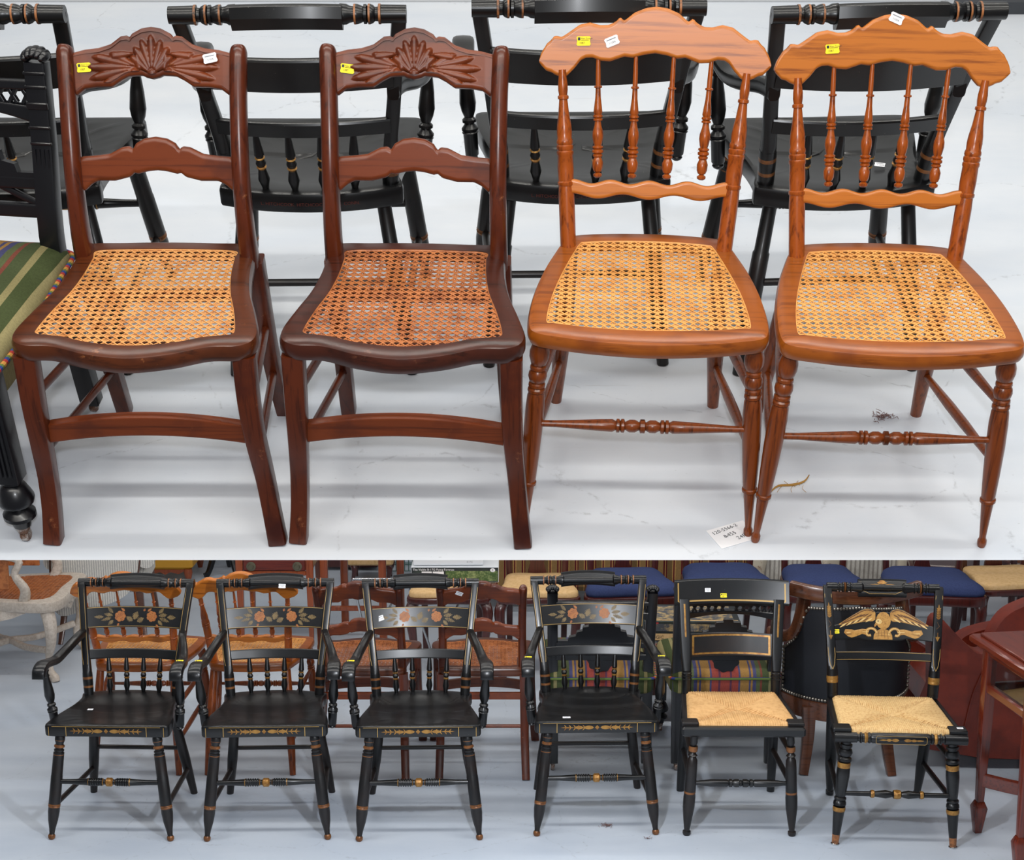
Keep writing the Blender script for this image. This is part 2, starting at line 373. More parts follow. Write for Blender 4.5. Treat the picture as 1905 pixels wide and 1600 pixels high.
def rush(mb, FL, FR, BR, BL, z, n=46, mi=0):
    """four fans of cords wrapped over the rails and meeting on the diagonals"""
    c = tuple((FL[m] + FR[m] + BR[m] + BL[m]) / 4 for m in (0, 1))
    for A, B, nn in ((FL, FR, n), (FR, BR, n - 8), (BR, BL, n - 8), (BL, FL, n - 8)):
        ex, ey = B[0] - A[0], B[1] - A[1]; L = sqrt(ex * ex + ey * ey); tx, ty = ex / L, ey / L; ix, iy = -ty, tx
        foot = ((c[0] - A[0]) * tx + (c[1] - A[1]) * ty); hgt = (c[0] - A[0]) * ix + (c[1] - A[1]) * iy
        for k in range(nn):
            u = (k + .5) / nn * L; d = hgt * (u / foot if u < foot else (L - u) / (L - foot)); rr = L / nn * .56
            dz = random.uniform(-.0007, .0007); px, py = A[0] + tx * u, A[1] + ty * u
            pts = [(px - ix * .004, py - iy * .004, z - .028), (px - ix * .003, py - iy * .003, z - .006 + dz), (px + ix * .006, py + iy * .006, z + .003 + dz)]
            if d > .012: pts.append((px + ix * d * .8, py + iy * d * .8, z + .001 + dz))
            pts.append((px + ix * d, py + iy * d, z - .012 + dz))
            mb.sweep(pts, [(rr * 2, rr * 1.7, 2)] * len(pts), (tx, ty, 0), 1, 6, mi)

# ------------------------------------------------------------------ object helpers
def thing(name, label, cat, S='U', x=0, y=0, rot=0, group=None, z=0, size=1):
    o = bpy.data.objects.new(name, None); o.empty_display_size = .1; COL.objects.link(o)
    o['label'] = label; o['category'] = cat
    if group: o['group'] = group
    put(o, S, x, y, rot, z, size); return o
def put(o, S, x, y, rot=0, z=0, size=1):
    o.matrix_world = SETS[S] @ Matrix.Translation((x, y, z)) @ Matrix.Rotation(radians(rot), 4, 'Z') @ Matrix.Diagonal((size, size, size, 1))
def kids(o): return [c for c in bpy.data.objects if c.parent == o]
def dup(root, label, S, x, y, rot, group=None):
    r = root.copy(); COL.objects.link(r); r['label'] = label
    if group: r['group'] = group
    put(r, S, x, y, rot)
    for c in kids(root):
        if c.name.startswith('price_tag'): continue
        d = c.copy(); COL.objects.link(d); d.parent = r
        for g in kids(c):
            e = g.copy(); COL.objects.link(e); e.parent = d
    return r
def text_mb(mb, s, size, M, mi=0, align='LEFT'):
    cu = bpy.data.curves.new('txt', 'FONT'); cu.body = s; cu.size = size; cu.align_x = align; cu.resolution_u = 2
    ob = bpy.data.objects.new('txt', cu); me = bpy.data.meshes.new_from_object(ob)
    mb.add([M @ v.co for v in me.vertices], [tuple(p.vertices) for p in me.polygons], mi)
    bpy.data.objects.remove(ob); bpy.data.curves.remove(cu); bpy.data.meshes.remove(me)
def frame(o, xd, nrm):
    x = Vector(xd).normalized(); n = Vector(nrm).normalized(); y = n.cross(x).normalized(); x = y.cross(n)
    return Matrix(((x.x, y.x, n.x, o[0]), (x.y, y.y, n.y, o[1]), (x.z, y.z, n.z, o[2]), (0, 0, 0, 1)))
def price_tag(par, o, xd, nrm, yellow=True, wd=.027, ht=.017, lines=None, spin=0):
    """paper sticker with notched ends; printed marks on it"""
    M = frame(o, xd, nrm) @ Matrix.Rotation(radians(spin), 4, 'Z'); mb = MB(); a, b, t = wd / 2, ht / 2, .0005; n = .0022
    out = [(a, -b + n), (a - n * .6, 0), (a, b - n), (a - n, b), (-a + n, b), (-a, b - n), (-a + n * .6, 0), (-a, -b + n), (-a + n, -b), (a - n, -b)]
    mb.loops([[M @ Vector((x, y, .0003)) for x, y in out], [M @ Vector((x, y, t)) for x, y in out]])
    R = lambda x, y, w2, h2, mi: mb.poly([M @ Vector(p) for p in ((x, y, t + .0002), (x + w2, y, t + .0002), (x + w2, y + h2, t + .0002), (x, y + h2, t + .0002))], mi)
    if yellow:
        R(-a * .8, b * .15, a * .34, b * .62, 1)
        text_mb(mb, 'Alex Cooper', ht * .25, M @ Matrix.Translation((-a * .38, b * .38, t + .0002)), 1)
        R(-a * .36, b * .16, a * 1.1, b * .1, 2)
        text_mb(mb, lines or '1087', ht * .3, M @ Matrix.Translation((-a * .6, -b * .6, t + .0002)), 2)
    else:
        R(-a * .7, b * .35, a * 1.35, b * .22, 2)
        text_mb(mb, lines or '11024', ht * .3, M @ Matrix.Translation((-a * .5, -b * .5, t + .0002)), 1)
    return mb.build('price_tag', [YTAG if yellow else WTAG, INK, INKY if yellow else INKG], par, smooth=0, label='yellow paper price sticker' if yellow else 'white paper price sticker')
def structure(name, mb, m):
    o = mb.build(name, m, smooth=0); o['kind'] = 'structure'; return o

# ------------------------------------------------------------------ the setting
EDGE = 2.270
def nosed_slab(x0, x1, y0, y1, th, back):
    mb = MB(); sec = [(y0, 0), (y1, 0), (y1, -th), (y0 + back, -th)]
    return mb.loops([[(x, y, z) for y, z in sec] for x in (x0, x1)])
structure('floor', nosed_slab(-5, 5, EDGE, 5.8, .14, .2), FLOOR_U)
def wall_box(x0, x1, y0, y1, z0, z1): return MB().box(((x0 + x1) / 2, (y0 + y1) / 2, (z0 + z1) / 2), (x1 - x0, y1 - y0, z1 - z0), r=.002)
structure('wall_back', wall_box(-5, 5, 5.45, 5.57, 0, 2.6), WALLM)
structure('wall_right', wall_box(1.56, 5, 5.345, 5.448, 0, 2.6), WALLM)
structure('baseboard_right', wall_box(1.56, 5, 5.322, 5.343, 0, .045), BASEM)
o = structure('floor_lower', MB().box((0, 6.6, -.06), (16, 8.4, .12), r=.002), FLOOR_L); o.matrix_world = SL
o = structure('wall_lower', MB().box((0, 10.86, .9), (16, .1, 1.8), r=.002), WALLM); o.matrix_world = SL

# ------------------------------------------------------------------ carved cane chair
def sym(h): return [(x, y) for x, y in h] + [(-x, y) for x, y in h[-2:0:-1]]
LOBES = []   # carved relief, each a tapering lobe: origin x, v, length, half width, angle, height
for k in range(-3, 4): LOBES.append((0, -.024, .074 - .0065 * abs(k), .0082, pi / 2 - k * .29, .0075))
LOBES.append((0, -.034, .020, .010, pi / 2, .0085))
for s in (-1, 1):
    g = lambda x, v, L, W, a, h: LOBES.append((s * x, v, L, W, a if s > 0 else pi - a, h))
    for dg, L in ((26, .060), (13, .090), (0, .102), (-13, .096), (-26, .080), (-42, .062), (-62, .042)): g(.026, -.011, L, .0085, radians(dg), .0065)
    g(.030, .014, .050, .008, -.14, .008); g(.029, .017, .036, .0075, -1.75, .0075); g(.019, -.022, .022, .0115, 0, .0095)
def relief(x, v):
    b = 0
    for ox, ov, L, W, a, h in LOBES:
        p = ((x - ox) * cos(a) + (v - ov) * sin(a)) / L; q = -(x - ox) * sin(a) + (v - ov) * cos(a)
        if 0 < p < 1:
            wl = W * sin(pi * p ** 1.5) ** .6
            if abs(q) < wl: b = max(b, h * (1 - (q / wl) ** 2) ** .7 * min(1, (1 - p) * 7, p * 5))
    inside = abs(x) < .134 and -.045 < v < .064 - abs(x) * .34
    return b - (.0028 * min(1, (.134 - abs(x)) / .03) if inside else 0)
def carved_chair(label, S, x, y, rot, seat_m, cane_m, group):
    r = thing('carved_cane_chair', label, 'chair', S, x, y, rot, group)
    out = catmull(sym([(0, -.050), (.075, -.036), (.14, -.010), (.19, -.006), (.217, .012), (.223, .05), (.208, .12), (.19, .19), (.18, .26), (.176, .33), (.170, .385), (.09, .394), (0, .397)]))
    inn = catmull(sym([(0, -.008), (.075, .003), (.125, .022), (.155, .028), (.178, .034), (.180, .055), (.168, .12), (.151, .19), (.142, .26), (.139, .32), (.137, .352), (.075, .359), (0, .361)]))
    mb = MB(); ring_frame(mb, out, inn, .415, .453, .012); mb.build('seat_frame', seat_m, r)
    mb = MB(); cane(mb, inn, .448); mb.build('cane_panel', cane_m, r, kind='stuff', smooth=0)
    for s in (-1, 1):
        mb = MB(); mb.sweep([(s * .163, .352, .425), (s * .162, .350, .50), (s * .161, .366, .585), (s * .161, .396, .665), (s * .162, .436, .745), (s * .164, .470, .806), (s * .164, .477, .817)],
                            [(.034, .058, 4), (.034, .05, 3), (.033, .046, 2.6), (.033, .044, 2.6), (.033, .042, 2.4), (.033, .04, 2.3), (.018, .02, 2)], sub=5, n=14)
        mb.build('back_post', MAH_Z, r)
        mb = MB(); mb.sweep([(s * .168, .372, .425), (s * .170, .378, .33), (s * .172, .41, .16), (s * .177, .462, 0)], [(.036, .044, 8), (.036, .042, 8), (.034, .036, 8), (.032, .034, 8)], sub=4)
        mb.build('rear_leg', MAH_Z, r)
        mb = MB(); mb.sweep([(s * .198, .018, .418), (s * .199, .006, .33), (s * .202, .006, .25), (s * .209, .016, .15), (s * .215, .012, .07), (s * .222, .0, 0)],
                            [(.042, .04, 7), (.040, .040, 7), (.037, .037, 7), (.034, .035, 7), (.034, .035, 7), (.036, .038, 7)], sub=4)
        mb.build('front_leg', MAH_Z, r)
        for za, zb in ((.205, .135), (.325, .26)):
            mb = MB(); mb.rod((s * .203, .02, za), (s * .171, .40 if zb > .2 else .425, zb), .0085); mb.build('side_stretcher', MAH_Z, r)
    m = .36e-3
    ct = [(a * m, (310 - b) * m) for a, b in ((0, 134), (50, 142), (100, 168), (113, 186), (128, 178), (160, 182), (215, 222), (280, 242), (350, 250), (410, 265), (440, 295))]
    cb = [(a * m, (310 - b) * m) for a, b in ((0, 398), (35, 390), (55, 380), (100, 382), (125, 385), (165, 405), (215, 438), (300, 440), (360, 450), (400, 480), (440, 483))]
    F = RF(.458, .794, .5); mb = MB()
    rail(mb, F, lerp_list(-.152, .152, 190), lambda q: interp(ct, abs(q)), lambda q: interp(cb, abs(q)), .022, .006, relief, 52); mb.build('crest_rail', MAH_X, r, smooth=50)
    rt = [(a * m, (850 - b) * m) for a, b in ((0, 716), (60, 725), (108, 752), (122, 783), (140, 765), (180, 770), (250, 805), (330, 815), (400, 820), (425, 845))]
    rb = [(a * m, (850 - b) * m) for a, b in ((0, 890), (50, 895), (110, 910), (120, 900), (150, 925), (230, 945), (320, 945), (360, 965), (400, 1000), (425, 990))]
    F2 = RF(.378, .625, .3); mb = MB()
    rail(mb, F2, lerp_list(-.150, .150, 80), lambda q: interp(rt, abs(q)), lambda q: interp(rb, abs(q)), .02, .007); mb.build('lower_back_rail', MAH_X, r, smooth=50)
    mb = MB(); rail(mb, RF(.004, .255, 0), lerp_list(-.194, .194, 24), lambda q: .013 + .022 * (1 - (q / .2) ** 2), lambda q: -.026 + .020 * (1 - (q / .2) ** 2), .022, .002); mb.build('front_stretcher', MAH_X, r)
    mb = MB(); mb.bar((-.166, .388, .335), (.166, .388, .335), .03, .016, (0, 0, 1)); mb.build('rear_stretcher', MAH_X, r)
    mb = MB(); mb.rod((-.166, .405, .21), (.166, .405, .21), .0075); mb.build('rear_stretcher', MAH_X, r)
    return r, F
# ------------------------------------------------------------------ spindle back oak chair
SPIN = [(a, b * .322e-3) for a, b in ((0, 14), (.012, 26), (.03, 27), (.045, 13), (.055, 24), (.08, 31), (.13, 33), (.17, 22), (.18, 29), (.195, 29), (.2, 22), (.212, 34), (.23, 34), (.238, 24), (.25, 33), (.262, 33), (.268, 22), (.29, 27), (.34, 33), (.38, 32), (.43, 22), (.47, 18), (.475, 28), (.488, 28), (.494, 20), (.503, 29), (.516, 29), (.522, 22), (.54, 27), (.58, 24), (.66, 17), (.735, 15), (.74, 24), (.752, 24), (.758, 15), (.85, 15), (1, 12))]
POSTP = [(a, b * .322e-3) for a, b in ((0, 48), (.3, 49), (.36, 46), (.368, 52), (.382, 52), (.388, 46), (.45, 49), (.53, 47), (.537, 51), (.552, 51), (.558, 46), (.568, 51), (.584, 51), (.59, 46), (.6, 50), (.614, 49), (.625, 44), (.66, 46), (.70, 43), (.76, 33), (.82, 27), (.838, 25), (.842, 33), (.856, 33), (.862, 25), (.89, 29), (.92, 29), (.96, 24), (1, 21))]
LEGP = [(a, b * .41e-3) for a, b in ((0, 30), (.03, 37), (.06, 45), (.09, 45), (.12, 36), (.128, 30), (.134, 37), (.146, 38), (.152, 32), (.165, 41), (.185, 43), (.205, 38), (.213, 30), (.22, 38), (.232, 39), (.238, 33), (.246, 40), (.258, 41), (.265, 35), (.28, 40), (.34, 44), (.46, 44), (.6, 39), (.72, 33), (.732, 31), (.737, 37), (.75, 37), (.756, 29), (.85, 22), (.94, 16), (.952, 16), (.965, 22), (.985, 22), (1, 17))]
STRP = [(0, .0065), (.1, .0068), (.3, .0115), (.36, .0125), (.376, .009), (.38, .0135), (.392, .0135), (.396, .009), (.402, .0135), (.414, .0135), (.42, .008), (.44, .0125), (.465, .0125), (.485, .008), (.49, .0135), (.51, .0135)]
STRP = STRP + [(1 - a, b) for a, b in STRP[::-1]]
def oak_chair(label, S, x, y, rot, group):
    r = thing('spindle_back_chair', label, 'chair', S, x, y, rot, group)
    out = catmull(sym([(0, -.036), (.1, -.028), (.17, -.014), (.207, -.002), (.220, .022), (.221, .08), (.214, .16), (.2, .24), (.182, .31), (.166, .362), (.148, .386), (.08, .399), (0, .403)]))
    inn = catmull(sym([(0, .012), (.1, .018), (.15, .026), (.175, .031), (.186, .036), (.184, .09), (.175, .16), (.160, .235), (.143, .305), (.131, .345), (.120, .352), (.07, .359), (0, .362)]))
    mb = MB(); ring_frame(mb, out, inn, .418, .453, .012); mb.build('seat_frame', OAK_S, r)
    mb = MB(); cane(mb, inn, .449); mb.build('cane_panel', CANE3, r, kind='stuff', smooth=0)
    ty = lambda z: .338 + (z - .45) * .35
    for s in (-1, 1):
        mb = MB(); mb.turn((s * .154, ty(.445), .445), (s * .176, ty(.766), .766), POSTP); mb.build('back_post', OAK_Z, r)
        mb = MB(); mb.turn((s * .150, .36, .42), (s * .175, .465, 0), [(0, .015), (.3, .019), (.55, .019), (1, .0125)]); mb.build('rear_leg', OAK_D, r)
        mb = MB(); mb.turn((s * .196, .03, .42), (s * .222, 0, 0), LEGP); mb.build('front_leg', OAK_D, r)
        for za, zb in ((.195, .125), (.315, .26)):
            mb = MB(); q = 1 - za / .42; q2 = 1 - zb / .42
            mb.turn((s * (.196 + .026 * q), .03 - .03 * q, za), (s * (.15 + .025 * q2), .36 + .105 * q2, zb), [(0, .007), (.4, .0105), (.6, .0105), (1, .007)], 12); mb.build('side_stretcher', OAK_D, r)
    mb = MB(); mb.turn((-.204, .014, .243), (.204, .014, .243), STRP); mb.build('front_stretcher', OAK_D, r)
    m = .322e-3
    ct = [(a * m, (240 - b) * m) for a, b in ((0, 38), (60, 45), (130, 72), (180, 112), (192, 118), (215, 98), (230, 116), (250, 130), (280, 143), (330, 145), (390, 130), (450, 142), (520, 190), (555, 212), (585, 205), (600, 207), (625, 236), (640, 244), (655, 270), (670, 290), (682, 325), (686, 345))]
    cb = [(a * m, (240 - b) * m) for a, b in ((0, 300), (70, 310), (130, 328), (180, 321), (265, 350), (320, 346), (370, 328), (410, 330), (440, 345), (475, 390), (515, 430), (555, 440), (590, 425), (615, 410), (640, 405), (665, 380), (680, 365), (686, 350))]
    F = RF(.459, .813, .34, lambda q: .012 - .16 * q * q)
    mb = MB(); rail(mb, F, lerp_list(-.2205, .2205, 130), lambda q: interp(ct, abs(q)), lambda q: interp(cb, abs(q)), .021, .005); mb.build('crest_rail', OAK_X, r, smooth=50)
    F2 = RF(.366, .561, .34); mb = MB()
    rail(mb, F2, lerp_list(-.152, .152, 60), lambda q: .013 + .004 * cos(q * 2 * pi / .075), lambda q: -.015 + .0045 * cos(q * 2 * pi / .1 + pi), .017, .004); mb.build('lower_back_rail', OAK_X, r, smooth=50)
    for k in range(4):
        a, b = -.101 + k * .0675, -.108 + k * .0722
        mb = MB(); mb.turn((a, ty(.571) + .014, .571), (b, ty(.788) + .012, .788), SPIN, 14); mb.build('spindle', OAK_Z, r)
    return r, F
# ------------------------------------------------------------------ black armchair
def rose(mb, mp, u, v, R, mi):
    for rr, n, d, ph in ((.36, 7, .72, 0), (.26, 5, .34, .4)):
        for k in range(n):
            a = ph + 2 * pi * k / n; cx, cv = u + cos(a) * R * d, v + sin(a) * R * d
            mb.poly([mp(cx + R * rr * (cos(t) * cos(a) * .8 - sin(t) * sin(a)), cv + R * rr * (cos(t) * sin(a) * .8 + sin(t) * cos(a))) for t in [2 * pi * j / 9 for j in range(9)]], mi)
    mb.poly([mp(u + R * .16 * cos(t), v + R * .16 * sin(t)) for t in [2 * pi * j / 8 for j in range(8)]], mi)
def leaf(mb, mp, u, v, L, W, a, mi, lobes=0):
    n = 12; pts = []
    for k in range(n + 1):
        t = k / n; wv = W * sin(pi * t) ** .8 * (1 - .35 * t) * (1 + (.35 * (k % 2 - .5) * 2 if lobes else 0)); pts.append((t * L, wv))
    pts = pts + [(p, -q) for p, q in pts[-2:0:-1]]
    for sd in ((1, 0), (-1, 0)):
        pass
    mb.poly([mp(u + p * cos(a) - q * sin(a), v + p * sin(a) + q * cos(a)) for p, q in pts], mi)
def line(mb, mp, pts, wd, mi):
    for (a, b), (c, d) in zip(pts, pts[1:]):
        L = sqrt((c - a) ** 2 + (d - b) ** 2) or 1; nx, nv = -(d - b) / L * wd / 2, (c - a) / L * wd / 2
        mb.poly([mp(a + nx, b + nv), mp(a - nx, b - nv), mp(c - nx, d - nv), mp(c + nx, d + nv)], mi)
ALEG = [(0, .0125), (.04, .018), (.065, .0185, 0), (.068, .0183, 1), (.073, .0183, 0), (.10, .0145), (.112, .0145, 1), (.12, .019, 1), (.135, .019, 1), (.142, .014, 0), (.152, .014), (.158, .0185), (.17, .0185), (.172, .016), (.18, .016), (.186, .0198), (.20, .0198, 1), (.207, .0198, 0), (.4, .0205), (.405, .0212), (.66, .0215), (.664, .0215, 1), (.674, .0225, 1), (.680, .021, 1), (.687, .0225, 1), (.697, .021, 0), (.74, .0212), (.82, .018), (.9, .0118), (.948, .0095), (.953, .0105, 1), (.965, .0132, 1), (.985, .0132, 1), (1, .009, 1)]
ABAL = [(0, .012), (.04, .012), (.045, .0145), (.06, .0145), (.065, .011), (.12, .0105), (.125, .013), (.14, .013), (.145, .0105), (.3, .016), (.45, .019), (.52, .016), (.58, .0105), (.60, .016), (.625, .016), (.635, .011), (.65, .013), (.68, .019), (.70, .019), (.705, .016), (.72, .019), (.735, .0165), (.93, .0155), (.95, .012), (.965, .014), (.985, .011), (1, .005)]
ASPN = [(0, .0055), (.1, .0075), (.36, .011), (.38, .0085), (.40, .0085, 1), (.415, .011, 1), (.44, .008, 0), (.46, .0095), (.50, .0115), (.54, .0095), (.555, .008, 1), (.57, .011, 1), (.60, .0085, 0), (.62, .0085), (.78, .0125), (.9, .008), (1, .0055)]
HALF = [(0, .0165), (.38, .0175), (.385, .019, 1), (.42, .019, 0), (.43, .0135), (.47, .013), (.50, .0165), (.545, .019, 1), (.575, .019, 0), (.585, .015), (.60, .0185), (.64, .0185), (.65, .0145), (.69, .0165), (.73, .0185), (.76, .019, 1), (.79, .019, 0), (.80, .0145), (.86, .016), (.9, .019), (1, .02)]
def mirror(h):
    m = [q[2] if len(q) > 2 else 0 for q in h]; n = len(h)
    return list(h) + [(1 - h[n - 1 - j][0], h[n - 1 - j][1], m[max(n - 2 - j, 0)]) for j in range(n)]
def armchair(label, S, x, y, rot, group):
    r = thing('black_armchair', label, 'chair', S, x, y, rot, group)
    out = catmull(sym([(0, .022), (.08, .022), (.15, .022), (.205, .023), (.227, .030), (.229, .06), (.223, .12), (.208, .19), (.193, .26), (.188, .33), (.198, .385), (.182, .40), (.10, .425), (0, .434)]))
    def dish(px, py):
        d = ((px) / .19) ** 2 + ((py - .215) / .17) ** 2; return .014 * max(0, 1 - d) ** .6 + .004 * (py > .2) * max(0, 1 - d)
    mb = MB(); mb.slab(out, .392, .438, .009, dish); mb.build('seat', BLACK, r)
    mp = lambda o: (lambda u, v: (u, .0214 - o, .4165 + v)); mb = MB()
    for s in (-1, 1):
        line(mb, mp(.0004), [(s * .148, -.02), (s * .148, .017)], .0022, 1); line(mb, mp(.0004), [(s * .212, -.02), (s * .212, .015)], .0018, 1)
        leaf(mb, mp(.0004), s * .012, 0, .04, .009, 0 if s > 0 else pi, 0); leaf(mb, mp(.0006), s * .05, 0, .036, .0075, 0 if s > 0 else pi, 0)
        leaf(mb, mp(.0005), s * .085, 0, .05, .0032, 0 if s > 0 else pi, 0)
        for k in range(5): leaf(mb, mp(.0007), s * (.045 + .017 * k), 0, .014, .0022, (.9 if s > 0 else pi - .9), 0); leaf(mb, mp(.0007), s * (.045 + .017 * k), 0, .014, .0022, (-.9 if s > 0 else pi + .9), 0)
    mb.poly([mp(.0006)(a * .008, b * .009) for a, b in ((1, 0), (0, 1), (-1, 0), (0, -1))], 0)
    line(mb, mp(.0004), [(-.2, .0165), (.2, .0165)], .0014, 1)
    mb.build('painted_stencil', [GOLD, GOLDL], r, kind='stuff', smooth=0, label='gold stencil on the seat front')
    for s in (-1, 1):
        mb = MB(); mb.turn((s * .178, .05, .4), (s * .223, 0, 0), ALEG); mb.build('front_leg', [BLACKD, COPPER], r)
        mb = MB(); mb.turn((s * .150, .36, .4), (s * .202, .448, 0), [(0, .0155), (.3, .0165), (.31, .019), (.6, .02), (1, .0135)]); mb.build('rear_leg', BLACKD, r)
        mb = MB(); mb.rod((s * .209, .016, .125), (s * .188, .421, .115), .0098, seg=12); mb.build('side_stretcher', BLACKD, r)
        mb = MB(); mb.turn((s * .170, .372, .43), (s * .1765, .388, .52), [(0, .0175), (.36, .019, 1), (.43, .0185, 1), (.45, .019, 0), (.72, .0195, 1), (.8, .0192, 1), (.82, .0195, 0), (1, .0185)])
        mb.sweep([(s * .1762, .387, .515), (s * .180, .398, .56), (s * .190, .425, .645), (s * .201, .462, .745), (s * .2125, .500, .838), (s * .2135, .504, .852)], [(.036, .037, 2.1), (.031, .028, 4), (.029, .022, 6), (.029, .021, 6), (.030, .022, 6), (.026, .02, 4)], sub=4)
        mb.build('back_post', [BLACK, COPPER], r)
        mb = MB(); gz = [(.535, .178, .3785), (.56, .180, .3838), (.645, .190, .4136), (.745, .201, .4512), (.835, .2125, .4885)]
        Q = lambda u, v: (s * interp([(a, b) for a, b, c in gz], v) + u, interp([(a, c) for a, b, c in gz], v) - .0012, v)
        for e in (-1, 1): line(mb, Q, [(e * .0105, v) for v in (.835, .76, .70, .645, .58)] + [(e * .008, .555), (0, .538)], .0014, 0)
        mb.build('gold_line', GOLDL, r, kind='stuff', smooth=0)
        mb = MB(); mb.sweep([(s * .190, .447, .668), (s * .203, .39, .662), (s * .226, .31, .636), (s * .241, .235, .620), (s * .249, .175, .627), (s * .252, .125, .634), (s * .253, .085, .622), (s * .253, .072, .595)],
                            [(.026, .036, 3.5), (.027, .036, 3.5), (.03, .033, 3.5), (.036, .03, 3.5), (.045, .029, 3.5), (.05, .03, 3.5), (.05, .034, 3.5), (.048, .02, 3)], sub=5, n=14)
        mb.build('arm', BLACK, r)
        mb = MB(); mb.turn((s * .252, .135, .62), (s * .235, .165, .375), ABAL); mb.build('arm_post', BLACK, r)
    F = RF(.452, .72, .36, lambda q: .030 * (1 - (q / .2) ** 2))
    mb = MB(); rail(mb, F, lerp_list(-.193, .193, 26), lambda q: .041, lambda q: -.041, .013, .003); mb.build('painted_back_slat', BLACK, r)
    mb = MB(); D = lambda o: (lambda u, v: F(u, v, o))
    for s in (-1, 1): rose(mb, D(.0012), s * .062, .001, .0215, 0)
    for u, v, L, W, a, mi in ((-.008, -.012, .034, .013, 1.2, 1), (.004, -.02, .03, .011, .5, 1), (-.014, -.018, .03, .011, 2.5, 1), (-.09, .004, .035, .008, 2.9, 1), (-.095, -.004, .04, .007, 3.4, 1), (-.09, .014, .03, .007, 2.3, 1), (-.088, -.014, .026, .008, 3.9, 1),
                              (.09, .004, .036, .009, .2, 1), (.094, -.005, .042, .008, -.3, 1), (.09, .014, .03, .008, .8, 1), (.088, -.014, .026, .008, -.8, 1), (.125, .0, .035, .01, .05, 1), (-.125, 0, .035, .007, 3.1, 1), (-.045, .02, .02, .005, 2.4, 0), (.045, .02, .02, .005, .7, 0), (.03, .02, .012, .005, 1.2, 0), (-.066, -.026, .012, .005, 4.2, 0), (.08, -.03, .014, .005, 5.4, 0)):
        leaf(mb, D(.0009), u, v, L, W, a, mi, 1)
    for vv in (-.0375, .0375): line(mb, D(.0006), [(q, vv) for q in lerp_list(-.186, .186, 12)], .0016, 2)
    mb.build('painted_stencil', [ROSE, LEAFG, GOLDL], r, kind='stuff', smooth=0, label='orange rose and gold leaf stencil')
    F2 = RF(.408, .586, .34, lambda q: .024 * (1 - (q / .18) ** 2))
    mb = MB(); rail(mb, F2, lerp_list(-.180, .180, 24), lambda q: .019, lambda q: -.019, .013, .003); mb.build('lower_back_slat', BLACK, r)
    for k in range(4):
        a, b = -.095 + k * .0633, -.102 + k * .068
        mb = MB(); mb.turn((b, F2(b, -.012, -.006)[1], F2(b, -.014)[2]), (a, .398 + .012 * (1 - (a / .1) ** 2), .43), ASPN, 12); mb.build('spindle', [BLACK, GOLD], r)
    mb = MB()
    hp = [(q[0] * .28,) + q[1:] for q in HALF]
    mb.turn((-.2275, .512, .848), (.2275, .512, .848), mirror(hp + [(.29, .012)])); mb.build('crest_rail', [BLACK, RUB], r)
    Fp = RF(.516, .855, .45, lambda q: .008 * (1 - (q / .1) ** 2))
    mb = MB(); rail(mb, Fp, lerp_list(-.106, .106, 16), lambda q: .027 + .006 * (1 - (q / .106) ** 2), lambda q: -.032 + .006 * (1 - (q / .106) ** 2), .032, .015); mb.build('crest_pillow', BLACK, r)
    mb = MB()
    for s in (-1, 1): line(mb, lambda u, v: Fp(u, v, .0006), [(s * .1025, -.014), (s * .1025, .014)], .0016, 0)
    mb.build('rubbed_edge', RUB, r, kind='stuff', smooth=0)
    mb = MB(); prof = [(0, .0085), (.15, .0095), (.3, .013), (.302, .0135, 1)] + [q for k in range(6) for q in ((.308 + k * .022, .015, 0), (.318 + k * .022, .015, 0), (.3185 + k * .022, .0115, 0), (.327 + k * .022, .0115, 0))] + [(.44, .0135, 1), (.446, .010, 0), (.465, .010, 1), (.478, .0165, 1)]
    prof = mirror(prof)
    mb.turn((-.197, .024, .218), (.197, .024, .218), prof); mb.build('front_stretcher', [BLACK, GOLD], r)
    mb = MB(); mb.rod((-.172, .401, .21), (.172, .401, .21), .0085); mb.build('rear_stretcher', BLACKD, r)
    return r, F
